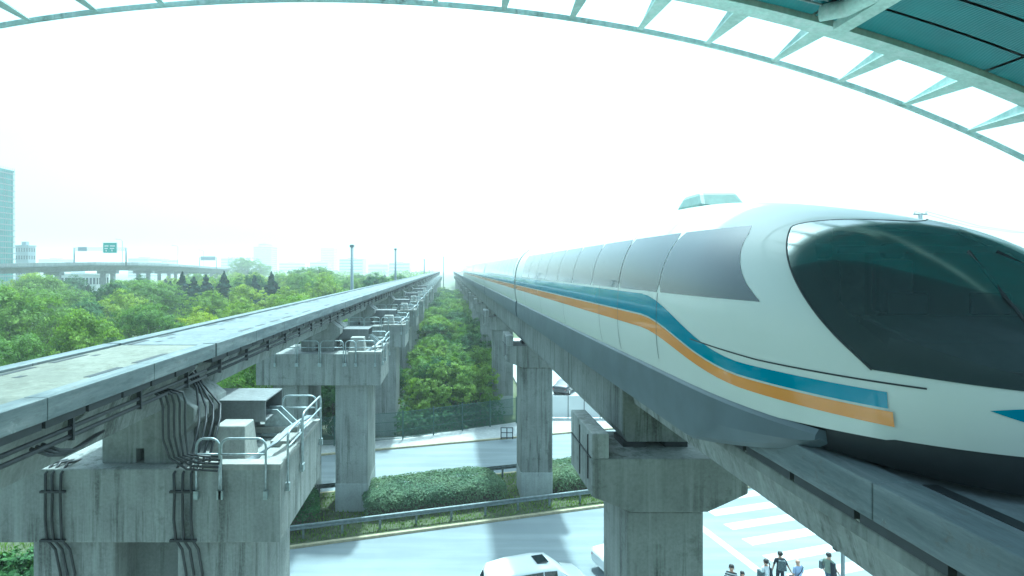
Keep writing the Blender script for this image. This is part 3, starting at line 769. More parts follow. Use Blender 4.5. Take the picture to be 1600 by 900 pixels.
# ------------------------------------------------------------------ station canopy over the line
YC, YI = 12.0, 10.15
def arch(x, rise=0.0):
    d = x + 3.1; return 5.93 + rise - d * d / 82.0 * (1 + .15 * (d / 15.8) ** 2)
canopy = thing('station_canopy', (-3.1, YI, G), 'aqua steel canopy edge with teal ribbed ceiling arching over the station end', 'canopy')
CL = Vector((-3.1, YI, G))
def cb(mb, name, m, bevel=0):
    o = mb.build(name, m, canopy, bevel)
    for v in o.data.vertices: v.co -= CL
    return o
XS = [-22 + 38 * i / 76 for i in range(77)]
def sweep(mb, prof, y0, xs=XS):               # prof: (dy, dz) along the arch normal
    P = []
    for x in xs:
        e = .01; tz = (arch(x + e) - arch(x - e)) / (2 * e); n = Vector((-tz, 0, 1)).normalized()
        P.append([Vector((x, y0 + dy, arch(x))) + n * dz for dy, dz in prof])
    mb.grid(P, 0, False, True); mb.quad(P[0]); mb.quad(list(reversed(P[-1])))
mb = MB(); sweep(mb, [(-.03, -.04), (.03, -.04), (.03, .06), (-.03, .06)], YC); cb(mb, 'edge_rail', M['aqua_dirty'])
mb = MB(); sweep(mb, [(.03, -.02), (.40, -.02), (.40, .34), (.03, .34)], YI); cb(mb, 'edge_beam', M['aqua'])
s_acc = 0; xs = []; x = -21.0
while x < 15.6:
    xs.append(x); tz = (arch(x + .01) - arch(x - .01)) / .02; x += 1.50 / math.sqrt(1 + tz * tz)
sh = min(xs, key=lambda v: abs(v - 2.72)) - 2.72
for x in xs:
    x -= sh
    mb = MB(); z = arch(x); tz = (arch(x + .01) - arch(x - .01)) / .02; tt = Vector((1, 0, tz)).normalized(); n = Vector((-tz, 0, 1)).normalized()
    A = Vector((x, YC - .06, z)); B = Vector((x, YI + .38, z))
    mb.hexa([A - tt * .055 - n * .01, A + tt * .055 - n * .01, B + tt * .15 - n * .02, B - tt * .15 - n * .02], [A - tt * .055 + n * .01, A + tt * .055 + n * .01, B + tt * .15 + n * .02, B - tt * .15 + n * .02])
    mb.hexa([A - tt * .012 + n * .01, A + tt * .012 + n * .01, B + tt * .016 + n * .02, B - tt * .016 + n * .02], [A - tt * .012 + n * .05, A + tt * .012 + n * .05, B + tt * .016 - tt * .14 + n * .30, B - tt * .016 - tt * .14 + n * .30])
    cb(mb, 'strut', M['aqua'])
# ceiling panels behind the edge beam
for k in range(11):
    ya, yb = YI + .0 - .72 * (k + 1), YI + .0 - .72 * k
    x = -22.0
    while x < 15.5:
        x1 = x + 3.2; mb = MB(); P = []
        for i in range(7):
            xx = x + .03 + (x1 - x - .06) * i / 6; P.append([Vector((xx, ya + .03, arch(xx) + .06)), Vector((xx, yb - .03, arch(xx) + .06))])
        mb.grid(P, 0, True)
        cb(mb, 'ceiling_panel', M['soffit']); x = x1
mb = MB(); sweep(mb, [(-8.2, .16), (.02, .16), (.02, .5), (-8.2, .5)], YI); cb(mb, 'roof_deck', M['stator'])
# cross rib, bracket node and service rack under the edge
mb = MB()
for xr in (7.3,):
    z = arch(xr); mb.hexa([(xr - .10, YI + .02, z - .06), (xr + .12, YI + .02, z - .13), (xr + .12, YI - 7.5, z - .13), (xr - .10, YI - 7.5, z - .06)], [(xr - .10, YI + .02, z + .10), (xr + .12, YI + .02, z + .02), (xr + .12, YI - 7.5, z + .02), (xr - .10, YI - 7.5, z + .10)])
cb(mb, 'cross_rib', M['aqua'])
mb = MB(); z = arch(7.0); mb.tube([(6.72, YI - .35, z + .0), (6.95, YI - .62, z - .05), (6.95, YI - 1.3, z - .12), (6.75, YI - 2.0, z - .1)], .15, 12); cb(mb, 'pipe_node', M['aqua'])
mb = MB()
for d in (.0, .16, .32):
    mb.tube([(x, YI - .55 - d, arch(x) - .06) for x in (5.4, 5.8, 6.2, 6.6)], .022, 6)
for x in (5.5, 5.8, 6.1, 6.4): mb.tube([(x, YI - .5, arch(x) - .04), (x, YI - .95, arch(x) - .06), (x, YI - .95, arch(x) + .1)], .02, 6)
cb(mb, 'service_rack', M['pole'])
for x in (-22.0, 16.0):
    mb = MB(); z = arch(x)
    mb.tube([(x, YI - .2, z + .1), (x, YI - .2, G)], .35, 12); mb.tube([(x, YI - 7.2, z + .1), (x, YI - 7.2, G)], .35, 12); cb(mb, 'support_column', M['aqua'])

# ------------------------------------------------------------------ guardrails, fence, hedges on the median
def guardrail(name_label, a0, a1, b, face):
    p = KB + RD * a0 + RN * b
    t = thing('guardrail', (p.x, p.y, G + .1), name_label, 'guardrail')
    n = int((a1 - a0) / 2.0)
    m = MB(); P = []
    wprof = [(0, .50), (.05, .53), (.05, .58), (0, .62), (0, .65), (.05, .69), (.05, .75), (0, .78)]
    for a in (0, a1 - a0):
        P.append([RD * a + RN * (face * (.06 + d)) + Vector((0, 0, z)) for d, z in wprof] + [RD * a + RN * (face * (.045 + d)) + Vector((0, 0, z)) for d, z in reversed(wprof)])
    m.grid(P, 0, False, True); m.build('rail', M['rail'], t)
    for i in range(n + 1):
        q = MB(); c = RD * (i * 2.0 + .4); q.obox((c.x, c.y, -.2), RD, .11, .09, .92); q.build('post', M['rail'], t)
    return t
guardrail('grey steel guardrail along the near kerb in front of the hedge', -14, 31, .75, -1)
guardrail('grey steel guardrail behind the hedge along the far road', -9, 31, 5.75, 1)
def leaf_cloud(mb, c, r, n, size, shell=.55, flat=0, rng=rnd, up=.35):
    c = Vector(c)
    for _ in range(n):
        while True:
            d = Vector((rng.uniform(-1, 1), rng.uniform(-1, 1), rng.uniform(-1, 1)))
            if .05 < d.length < 1: break
        d.normalize(); rr = shell + (1 - shell) * rng.random() ** .6
        p = c + Vector((d.x * r[0], d.y * r[1], d.z * r[2])) * rr
        leaf(mb, p, d, size * rng.uniform(.6, 1.3), rng, up)
def leaf(mb, p, d, s, rng, up=.35):
    nrm = (d + Vector((rng.gauss(0, .32), rng.gauss(0, .32), rng.gauss(0, .32) + up))).normalized()
    u = nrm.orthogonal().normalized(); a = rng.uniform(0, 2 * PI); v = nrm.cross(u); u, v = u * math.cos(a) + v * math.sin(a), v * math.cos(a) - u * math.sin(a)
    u *= s * .5; v *= s * .28
    mb.quad([p - u, p - u * .1 - v, p + u, p - u * .1 + v])
def hedge(label, a0, a1, b0, b1, h, m, n, amp=.15):
    p = KB + RD * ((a0 + a1) / 2) + RN * ((b0 + b1) / 2); t = thing('hedge', (p.x, p.y, G + .1), label, 'hedge')
    la, lb = (a1 - a0) / 2, (b1 - b0) / 2
    core = MB(); P = []
    for i in range(9):
        s = -1 + 2 * i / 8; k = .82 * (1 - abs(s) ** 8 * .35)
        P.append([RD * (s * la * .93) + RN * (math.cos(f) * lb * k) + Vector((0, 0, max(0, math.sin(f)) ** .6 * h * k)) for f in [PI * j / 10 for j in range(11)]])
    core.grid(P); core.quad(P[0]); core.quad(list(reversed(P[-1]))); core.build('branches', M['bark'], t)
    mb = MB()
    for _ in range(n):
        s = rnd.uniform(-1, 1); f = PI * rnd.random()
        if rnd.random() < .62:                  # even cover on the flat top
            x = rnd.uniform(-1, 1); f = math.acos(math.copysign(abs(x) ** 2.38, x))
        e = 1 - abs(s) ** 10 * .3
        bump = 1 + amp * math.sin(s * la * 2.1 + 3 * f) * math.sin(f * 4 + s * la * 1.3)
        rr = rnd.uniform(.86, 1.04) * e * bump
        p = RD * (s * la) + RN * (math.copysign(abs(math.cos(f)) ** .42, math.cos(f)) * lb * rr) + Vector((0, 0, max(.03, math.sin(f) ** .36 * h * rr)))
        d = (RN * math.cos(f) + Vector((0, 0, math.sin(f) + .2)) + RD * (s ** 5)).normalized()
        leaf(mb, p, d, rnd.uniform(.08, .16), rnd)
    mb.build('foliage', m, t)
hedge('long dense clipped hedge between the two median piers', 3.7, 12.3, 1.6, 5.0, 1.4, M['hedge'], 26000, .04)
hedge('short clipped hedge right of the second pier under the train', 15.0, 23.5, 1.6, 5.0, 1.4, M['hedge'], 20000, .05)
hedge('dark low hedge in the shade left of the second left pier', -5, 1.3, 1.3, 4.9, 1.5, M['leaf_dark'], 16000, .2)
mb = MB()
for _ in range(16000):
    a = rnd.uniform(-16, 32); b = rnd.uniform(.3, 6.2)
    p = KB + RD * a + RN * b + Vector((0, 0, G + .11)); an = rnd.uniform(0, 2 * PI); h = rnd.uniform(.06, .22); d = Vector((math.cos(an), math.sin(an), 0)) * .03
    mb.quad([p - d, p + d, p + d * .3 + Vector((rnd.uniform(-.06, .06), rnd.uniform(-.06, .06), h))])
o = mb.build('grass', M['leaf_mid']); tag(o, 'rough green grass on the road median', 'grass', kind='stuff')

def fence(label, pts, h, m, bar=.075, rails=(.1, .95), post=2.4):
    p0 = Vector((pts[0][0], pts[0][1], G + .1)); t = thing('wire_fence', p0, label, 'fence')
    bars = MB()
    for a, b in zip(pts[:-1], pts[1:]):
        A = Vector((a[0], a[1], 0)) - Vector((p0.x, p0.y, 0)); B = Vector((b[0], b[1], 0)) - Vector((p0.x, p0.y, 0)); d = B - A; L = d.length; u = d / L
        k = 0
        while k < L:
            q = A + u * k; bars.obox((q.x, q.y, .1), u, .024, .02, h - .12); k += bar
        for z in (.12, h * .35, h * .65, h - .06): c = (A + B) / 2; bars.obox((c.x, c.y, z), u, L, .026, .026)
        n = max(1, int(L / post))
        for i in range(n + 1):
            q = A + u * (L * i / n); mb = MB(); mb.obox((q.x, q.y, -.1), u, .08, .08, h + .2); mb.build('post', m, t)
    bars.build('mesh_panel', m, t); return t
FL = [(-18.0, 41.2), (-9.0, 43.0), (-3.7, 44.6), (6.2, 49.4), (7.6, 50.2)]
fence('dark green wire mesh fence in front of the bushes between the guideways', FL, 2.3, M['fence_green'])
# framed notice stand on the far pavement
q = gnd(792, 686, G + .1)
t = thing('notice_stand', q, 'small black framed notice stand on the far pavement beside the green fence', 'sign stand')
mb = MB()
for x in (-.48, 0.0, .48): mb.box(x - .035, x + .035, -.03, .03, 0, .95)
for z in (.08, .5, .9): mb.box(-.48, .48, -.025, .025, z, z + .06)
mb.build('frame', M['dark'], t)
for x0, x1, z0, z1 in ((-.44, -.05, .56, .88), (.05, .44, .56, .88), (-.44, -.05, .16, .48), (.05, .44, .16, .48)):
    mb = MB(); mb.box(x0, x1, -.02, .02, z0, z1); mb.build('panel', M['sign_white'], t)
# white hoarding and more beyond the right pier
q0, q1 = gnd(862, 655), gnd(905, 646)
t = thing('site_hoarding', ((q0.x + q1.x) / 2, q0.y, G + .1), 'white panel hoarding with dark joints on the far side beyond the second right pier', 'hoarding')
for i in range(6):
    mb = MB(); mb.box(-4.5 + i * 1.5 + .02, -3.0 + i * 1.5 - .02, -.03, .03, .1, 2.1); mb.build('panel', M['bld_white'], t)
    mb = MB(); mb.box(-4.53 + i * 1.5, -4.47 + i * 1.5, -.05, .05, -.1, 2.2); mb.build('post', M['dark'], t)
q = gnd(397, 668)
t = thing('storage_container', (q.x, q.y, G - .1), 'white open topped container standing behind the nearest left platform', 'container')
mb = MB(); mb.box(-2.6, 2.6, -.05, .05, 0, 3.4); mb.box(-2.6, 2.6, 2.4, 2.5, 0, 3.4); mb.box(-2.6, -2.5, .05, 2.4, 0, 3.4); mb.box(2.5, 2.6, .05, 2.4, 0, 3.4); mb.build('wall', M['bld_white'], t)
mb = MB()
for i in range(4): mb.box(-2.4, 2.4, .3 + i * .5, .4 + i * .5, 3.0, 3.25)
mb.build('load', M['dark'], t)
mb = MB(); mb.box(-2.5, 2.5, .05, 2.4, .1, 2.9); mb.build('floor', M['pole'], t)

# ------------------------------------------------------------------ vehicles
def ring(s):
    x, zb, zl, zr, wb, wr = s
    h = [(wb * .92, zb), (wb, zb + .12), (wb * 1.01, (zb + zl) / 2), (wb * .985, zl), (wr + (wb * .985 - wr) * .06, zl + (zr - zl) * .9), (wr * .86, zr - .004), (wr * .4, zr + .012)]
    return [Vector((x, -y, z)) for y, z in h] + [Vector((x, y, z)) for y, z in reversed(h)]
def car(name, loc, rz, secs, paint, label, cat, glass_side, glass_front, glass_rear, roofglass=None, wheels=(-1.4, 1.4)):
    t = thing(name, loc, label, cat, None, rz)
    mb = MB(); P = [ring(s) for s in secs]; mb.grid(P, 0, True, True); mb.quad(P[0]); mb.quad(list(reversed(P[-1])))
    b = mb.build('body', paint, t)
    def patch(pts, nm, off=.012, inset=.06, m=None):
        c = sum(pts, Vector()) / 4; n = (pts[1] - pts[0]).cross(pts[3] - pts[0]).normalized()
        if n.dot(c - Vector((0, 0, .6))) < 0: n = -n
        q = MB(); pp = [c + (p - c) * (1 - inset) + n * off for p in pts]; q.hexa([p - n * .02 for p in pp], pp); return q.build(nm, m or M['glass'], t, .004)
    for i, j in glass_side:
        A, B = ring(secs[i]), ring(secs[j]); patch([A[3], B[3], B[4], A[4]], 'side_window'); patch([A[10], B[10], B[9], A[9]], 'side_window')
    i, j = glass_front; A, B = ring(secs[i]), ring(secs[j]); patch([A[4], A[9], B[9], B[4]], 'windscreen', .014, .05)
    i, j = glass_rear; A, B = ring(secs[i]), ring(secs[j]); patch([A[4], A[9], B[9], B[4]], 'rear_window', .014, .08)
    if roofglass:
        x0, x1, y = roofglass; z = secs[glass_front[0]][3]
        q = MB(); q.box(x0, x1, -y, y, z + .075, z + .105); q.build('sunroof', M['glass'], t, .01)
    for x in wheels:
        for sy in (-1, 1):
            yw = sy * (secs[3][4] - .1); q = MB(); q.tube([(x, yw - .11, .33), (x, yw + .11, .33)], .33, 20); o = q.build('wheel', M['tyre'], t)
            q = MB(); q.tube([(x, yw + sy * .09, .33), (x, yw + sy * .118, .33)], .2, 14); q.build('rim', M['rim'], o)
    f = secs[-1]; r = secs[0]
    for sy in (-1, 1):
        q = MB(); q.ball((f[0] - .16, sy * f[4] * .88, f[2] - .04), .14, .14, .08); q.build('headlight', M['lens'], t)
        q = MB(); q.ball((r[0] + .06, sy * r[4] * .9, r[2] - .05), .07, .1, .14); q.build('tail_light', M['red'], t)
        q = MB(); xw = secs[glass_front[1]][0] - .35; q.ball((xw, sy * (secs[4][4] + .13), 1.05 if secs[4][3] > 1.6 else .98), .07, .12, .08); q.build('mirror', paint, t)
    return t
VAN = [(-2.32, .38, .85, .92, .78, .72), (-2.27, .3, 1.0, 1.08, .86, .80), (-2.0, .26, 1.04, 1.66, .89, .70), (-1.2, .25, 1.04, 1.76, .9, .735), (0, .25, 1.02, 1.78, .9, .745), (.62, .25, 1.0, 1.72, .9, .71), (1.42, .25, 1.0, 1.09, .89, .78), (2.05, .28, .9, .97, .84, .72), (2.33, .34, .7, .76, .72, .58), (2.4, .38, .55, .6, .64, .5)]
pv = at(838, 882, 23.0); RZ = R(15.6)
car('minivan', (pv.x, pv.y, G), RZ, VAN, M['white_paint'], 'white minivan with dark sunroof driving on the near road', 'van', ((2, 3), (3, 4), (4, 5)), (5, 6), (2, 1), (-.1, .42, .32))
SED = [(-2.25, .38, .75, .8, .74, .6), (-2.15, .3, .92, .99, .84, .7), (-1.55, .26, .95, 1.03, .87, .74), (-.95, .25, .95, 1.40, .88, .62), (-.1, .25, .94, 1.46, .88, .64), (.4, .25, .93, 1.42, .88, .62), (1.2, .25, .93, 1.0, .88, .74), (1.9, .28, .82, .88, .84, .7), (2.2, .36, .66, .72, .72, .56), (2.27, .4, .5, .56, .64, .5)]
pc = at(1003, 868, 25.6)
car('sedan', (pc.x, pc.y, G), RZ, SED, M['white_paint'], 'white car half hidden behind the nearest pier under the train', 'car', ((3, 4), (4, 5)), (5, 6), (3, 2))
pc = gnd(884, 612, G + .1)
car('parked_car', pc, R(60), SED, M['black_paint'], 'dark car parked beyond the white hoarding', 'car', ((3, 4), (4, 5)), (5, 6), (3, 2))

# ------------------------------------------------------------------ people
def person(loc, rz, label, top, bottom, pose, hair='short', extra=None, scale=1.0):
    t = thing('person', loc, label, 'person', None, rz); t.scale = (scale,) * 3
    J = {'pel': ((0, 0, .96), .125), 'spi': ((0, .0, 1.12), .115), 'che': ((0, .01, 1.32), .135), 'nek': ((0, .0, 1.47), .055), 'hb': ((0, .02, 1.54), .075), 'hm': ((0, .03, 1.62), .095), 'ht': ((0, .02, 1.70), .07)}
    E = [('pel', 'spi'), ('spi', 'che'), ('che', 'nek'), ('nek', 'hb'), ('hb', 'hm'), ('hm', 'ht')]
    for s, sx in (('l', -1), ('r', 1)):
        el, wr = pose['arm_' + s]; kn, an = pose['leg_' + s]
        J['sh' + s] = ((sx * .175, 0, 1.405), .06); J['el' + s] = (el, .045); J['wr' + s] = (wr, .03)
        J['hi' + s] = ((sx * .095, 0, .9), .09); J['kn' + s] = (kn, .058); J['an' + s] = (an, .042); J['to' + s] = ((an[0], an[1] + .17, max(.035, an[2] - .05)), .035)
        E += [('che', 'sh' + s), ('sh' + s, 'el' + s), ('el' + s, 'wr' + s), ('pel', 'hi' + s), ('hi' + s, 'kn' + s), ('kn' + s, 'an' + s), ('an' + s, 'to' + s)]
        W = Vector(wr); d = (W - Vector(el)).normalized(); sd = d.orthogonal().normalized(); pm = W + d * .07
        J['pm' + s] = (tuple(pm), .032); E.append(('wr' + s, 'pm' + s))
        for q, (o2, ln) in enumerate(((-.03, .075), (-.01, .085), (.01, .08), (.03, .065))):
            a = pm + sd * o2 + d * .02; b = a + d * ln * .6 + sd.cross(d) * .01; c = b + d * ln * .4 + sd.cross(d) * .022
            for nm, p in (('a', a), ('b', b), ('c', c)): J['f%s%d%s' % (s, q, nm)] = (tuple(p), .009)
            E += [('pm' + s, 'f%s%da' % (s, q)), ('f%s%da' % (s, q), 'f%s%db' % (s, q)), ('f%s%db' % (s, q), 'f%s%dc' % (s, q))]
        a = W + d * .03 + sd * -.045; b = a + d * .035 + sd * -.02
        J['t%sa' % s] = (tuple(a), .011); J['t%sb' % s] = (tuple(b), .01); E += [('wr' + s, 't%sa' % s), ('t%sa' % s, 't%sb' % s)]
    names = list(J); me = bpy.data.meshes.new('body'); me.from_pydata([J[n][0] for n in names], [(names.index(a), names.index(b)) for a, b in E], [])
    o = bpy.data.objects.new('skeleton', me); col.objects.link(o)
    o.modifiers.new('skin', 'SKIN'); sub = o.modifiers.new('sub', 'SUBSURF'); sub.levels = 1; sub.render_levels = 1
    for i, n in enumerate(names):
        sv = me.skin_vertices[0].data[i]; sv.radius = (J[n][1], J[n][1]); sv.use_root = (n == 'pel')
    dg = bpy.context.evaluated_depsgraph_get(); dg.update()
    ev = bpy.data.meshes.new_from_object(o.evaluated_get(dg)); bpy.data.objects.remove(o)
    ev.name = 'body'; ev.materials.clear()
    for m in (M['skin'], top, bottom, M['dark']): ev.materials.append(m)
    els = [(Vector(J['shl'][0]), Vector(J['ell'][0])), (Vector(J['shr'][0]), Vector(J['elr'][0]))]
    for p in ev.polygons:
        c = p.center; p.use_smooth = True; k = 0
        if c.z < .09: k = 3
        elif c.z < .93 and abs(c.x) < .22: k = 2
        elif c.z < 1.46: k = 1
        if k in (1, 2):                       # bare forearms and hands
            for s in 'lr':
                E0, W0 = Vector(J['el' + s][0]), Vector(J['wr' + s][0]); v = W0 - E0; u = (c - E0).dot(v) / v.length_squared
                if -.25 < u and (c - (E0 + v * max(0, min(1.9, u)))).length < .07: k = 0
        p.material_index = k
    b = bpy.data.objects.new('body', ev); col.objects.link(b); b.parent = t
    h = MB(); 
    if hair: 
        h.ball((0, -.015, 1.665), .105, .115, .10, 12, 8)
        if hair == 'long': h.ball((0, -.075, 1.55), .09, .06, .16, 10, 6)
        if hair == 'tail': h.tube([(0, -.1, 1.68), (0, -.19, 1.62), (0, -.17, 1.45)], .035, 8, r1=.015)
        h.build('hair', M['hair'], t)
    f = MB(); f.ball((0, .128, 1.60), .014, .02, .022, 6, 4, 0)
    for sx in (-1, 1): f.ball((sx * .098, .02, 1.61), .014, .026, .035, 6, 4, 0); f.ball((sx * .035, .112, 1.635), .012, .01, .008, 6, 4, 1)
    f.box(-.025, .025, .108, .118, 1.555, 1.563, 2); f.build('face', [M['skin'], M['hair'], M['red']], t)
    if extra: extra(t)
    return t
def backpack(t):
    q = MB(); q.hexa([(-.16, -.30, 1.02), (.16, -.30, 1.02), (.17, -.12, 1.0), (-.17, -.12, 1.0)], [(-.13, -.26, 1.44), (.13, -.26, 1.44), (.14, -.12, 1.46), (-.14, -.12, 1.46)]); q.build('backpack', M['bag'], t, .04)
def strap_bag(t):
    q = MB(); q.tube([(.15, -.1, 1.44), (.02, -.155, 1.28), (-.14, -.12, 1.06), (-.2, 0, .98), (-.1, .14, 1.1), (.1, .14, 1.36), (.15, 0, 1.46)], .018, 6, closed=True); q.box(-.32, -.18, -.12, .12, .80, 1.02); q.build('shoulder_bag', M['cloth_dark'], t, .01)
def side_bag(t):
    q = MB(); q.box(-.34, -.2, -.15, .15, .95, 1.3); q.build('shoulder_bag', M['bag'], t, .03)
    q = MB(); q.hexa([(.15, -.14, .75), (.30, -.12, .75), (.30, .1, .75), (.15, .12, .75)], [(.10, -.13, 1.4), (.24, -.08, 1.36), (.24, .08, 1.36), (.10, .12, 1.4)]); q.build('carried_jacket', M['cloth_dark'], t, .02)
W1 = dict(arm_l=((-.24, -.06, 1.14), (-.25, .08, .92)), arm_r=((.24, .05, 1.14), (.26, .2, .95)), leg_l=((-.1, .14, .5), (-.1, .10, .085)), leg_r=((.1, -.02, .5), (.1, -.26, .12)))
W2 = dict(arm_l=((-.25, .02, 1.14), (-.3, .04, .9)), arm_r=((.3, .0, 1.16), (.42, .02, .94)), leg_l=((-.11, .02, .5), (-.12, -.02, .085)), leg_r=((.11, .05, .5), (.13, .02, .085)))
W3 = dict(arm_l=((-.25, .05, 1.15), (-.12, .25, 1.1)), arm_r=((.25, .05, 1.15), (.12, .25, 1.12)), leg_l=((-.1, .08, .5), (-.1, .03, .085)), leg_r=((.1, .0, .5), (.11, -.12, .09)))
def pp(px, head_py, hh=1.62):
    z = G + hh; Y = -z * F / (head_py - VY); return Vector(((px - VX) * Y / F, Y, G))
person(pp(1143, 887), R(150), 'person in a black and white striped top beside the nearest right pier', M['stripes'], M['cloth_dark'], W3, 'short')
person(pp(1160, 899, 1.3), R(170), 'person with dark hair cut off by the bottom edge, right of the striped top', M['cloth_dark'], M['cloth_dark'], W2, 'long', None, .84)
person(pp(1197, 878), R(15), 'person in a white shirt carrying a dark jacket and shoulder bag', M['shirt_white'], M['cloth_dark'], W1, 'tail', side_bag)
person(pp(1219, 866), R(-8), 'person with a grey patterned backpack walking towards the crossing', M['cloth_dark'], M['cloth_dark'], W2, 'short', backpack)
person(pp(1247, 878), R(5), 'person in a pale blue shirt with a dark shoulder strap across the back', M['shirt_blue'], M['jeans'], W1, None, strap_bag)
person(pp(1295, 868), R(-60), 'person in a grey green shirt and jeans beside the traffic light pole', M['shirt_olive'], M['jeans'], W1, 'short', side_bag)
q = pp(1304, 866); 
t = thing('traffic_light', (q.x, q.y - .5, G), 'grey pole with black pedestrian signal heads at the zebra crossing', 'traffic light')
mb = MB(); mb.tube([(0, 0, 0), (0, 0, 2.9)], .075, 12); mb.tube([(0, 0, 0), (0, 0, .3)], .12, 12); mb.build('pole', M['pole'], t)
for x, z in ((-.22, 2.05), (.32, 2.1)):
    mb = MB(); mb.box(x - .15, x + .15, -.13, .13, z, z + .62); mb.box(min(x, 0), max(x, 0), -.03, .03, z + .28, z + .34); h = mb.build('signal_head', M['dark'], t, .02)
    for k, m in ((.45, M['red']), (.17, M['sign_green'])):
        mb = MB(); mb.tube([(x, -.135, z + k), (x, -.17, z + k)], .09, 12); mb.build('signal_lens', m, h)

# ------------------------------------------------------------------ trees
def tree_mesh(seed, H, rad, trunk_h, nl, size, m_leaf_, lobes=20):
    rg = random.Random(seed); mb = MB(); zc = trunk_h + (H - trunk_h) * .5; rz = (H - trunk_h) * .5
    C = []
    for k in range(lobes):
        u = rg.uniform(-.75, 1); a = 2.4 * k + rg.uniform(-.4, .4); q = math.sqrt(max(0, 1 - u * u)); f = rg.uniform(.58, .82)
        C.append((Vector((math.cos(a) * q * rad * f, math.sin(a) * q * rad * f, zc + u * rz * f * 1.05)), rad * rg.uniform(.24, .44)))
    tot = sum(r * r for _, r in C)
    for c, r in C:
        n = int(nl * r * r / tot); K = max(5, int(n / 38))
        for _ in range(K):                      # small sprays of leaves on each bough
            while True:
                d = Vector((rg.uniform(-1, 1), rg.uniform(-1, 1), rg.uniform(-.45, 1)))
                if .1 < d.length < 1: break
            d.normalize(); sc = c + d * r * rg.uniform(.82, 1.08)
            for _ in range(n // K):
                p = sc + Vector((rg.gauss(0, 1), rg.gauss(0, 1), rg.gauss(0, .7))) * r * .14
                leaf(mb, p, (d * 1.0 + (p - sc) * 1.6 / r + (c - Vector((0, 0, zc))).normalized() * .5).normalized(), size * rg.uniform(.6, 1.3), rg, .15)
    tr = MB(); tr.tube([(0, 0, -.3), (.05, .02, trunk_h * .6), (.1, -.05, trunk_h * 1.1), (.05, 0, zc)], rad * .055, 9, r1=rad * .02)
    for c, r in C[::2]:
        s0 = Vector((.07, 0, trunk_h * rg.uniform(.75, 1.25))); tr.tube([s0, s0 * .45 + c * .55 - Vector((0, 0, .4)), c], rad * .022, 6, r1=rad * .006)
    return mb.mesh('crown', m_leaf_), tr.mesh('trunk', M['bark'])
def conifer_mesh(seed, H, rad, nl):
    rg = random.Random(seed); mb = MB(); tr = MB(); tr.tube([(0, 0, -.3), (0, 0, H * .5), (0, 0, H * .97)], H * .02, 8, r1=.03)
    L = 24
    for k in range(L):
        f = k / (L - 1); z = H * (.10 + .87 * f); r = rad * (1 - f) ** .8 * rg.uniform(.8, 1.1) + .12; nb = max(4, int(10 * (1 - f * .6)))
        for b in range(nb):
            a = 2 * PI * b / nb + k * .7 + rg.uniform(-.3, .3); rr = r * rg.uniform(.6, 1.2); d = Vector((math.cos(a), math.sin(a), 0)); z0 = z + rg.uniform(-.3, .3)
            if b % 2 == 0: tr.tube([(0, 0, z0), d * rr * .8 + Vector((0, 0, z0 - rr * .14))], .025, 4, r1=.008)
            for _ in range(int(nl / L / nb * (1.6 - f))):
                s = rg.random() ** .6; wv = (1 - s) * .5 + .16
                p = d * (rr * s) + Vector((-d.y, d.x, 0)) * rg.gauss(0, wv * rr * .42) + Vector((0, 0, z0 - rr * .2 * s * s - rg.uniform(-.1, .55) * (1.1 - s * .5)))
                leaf(mb, p, (d * .8 + Vector((0, 0, .7))).normalized(), rg.uniform(.3, .62), rg, .3)
    return mb.mesh('crown', M['needle']), tr.mesh('trunk', M['bark'])
TM = {'bright': [tree_mesh(11, 10, 4.6, 2.4, 19000, .27, M['leaf_bright'], 26), tree_mesh(12, 10, 4.2, 2.2, 17000, .27, M['leaf_bright'], 22)],
      'mid': [tree_mesh(21, 12, 5.4, 2.8, 24000, .28, M['leaf_mid'], 30), tree_mesh(22, 12, 5.0, 2.8, 21000, .28, M['leaf_mid'], 24)],
      'dark': [tree_mesh(31, 11, 4.6, 2.6, 18000, .28, M['leaf_dark'], 18)],
      'conifer': [conifer_mesh(41, 13, 5.4, 17000), conifer_mesh(42, 13, 4.6, 15000)],
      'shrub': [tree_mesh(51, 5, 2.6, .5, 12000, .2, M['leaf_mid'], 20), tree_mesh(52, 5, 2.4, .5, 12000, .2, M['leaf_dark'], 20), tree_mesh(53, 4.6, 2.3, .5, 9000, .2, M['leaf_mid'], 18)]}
HH = {'bright': 10, 'mid': 12, 'dark': 11, 'conifer': 13, 'shrub': 5}
KL = {'bright': 'bright yellow green broadleaf tree', 'mid': 'rounded mid green broadleaf tree', 'dark': 'dark green broadleaf tree', 'conifer': 'dark blue green conifer', 'shrub': 'leafy green bush'}
def plant(kind, X, Y, h, label, group, name=None, wide=1.0, var=None):
    c, tr = TM[kind][rnd.randrange(len(TM[kind])) if var is None else var]; s = h / HH[kind]
    t = thing(name or ('conifer_tree' if kind == 'conifer' else 'bush' if kind == 'shrub' else 'broadleaf_tree'), (X, Y, G - .1), label, 'bush' if kind == 'shrub' else 'tree', group, rnd.uniform(0, 6.28))
    t.scale = (s * wide, s * wide, s)
    for nm, me in (('crown', c), ('trunk', tr)):
        o = bpy.data.objects.new(nm, me); col.objects.link(o); o.parent = t
    return t
placed = []
def park(kind, px, top, Y, label, wpx=None, grp='trees in the park left of the guideway'):
    p = at(px, top, Y); h = p.z - G; wide = 1.0
    base = {'bright': 4.4, 'mid': 5.2, 'dark': 4.6, 'conifer': 5.0}[kind] * h / HH[kind]
    if wpx: wide = (wpx * Y / F / 2) / (base * 1.0)
    plant(kind, p.x, Y, h, label, grp, None, wide); placed.append((p.x, Y, base * wide))
park('mid', 42, 446, 62, 'large rounded mid green tree at the left edge of the park', 150)
park('bright', 135, 500, 47, 'bright yellow green tree in front of the large tree, beside the empty guideway', 125)
park('bright', 190, 452, 92, 'bright green tree behind the mid green tree, left of the tall rounded tree', 90)
park('mid', 15, 520, 44, 'dense green tree in the left corner under the large tree', 120)
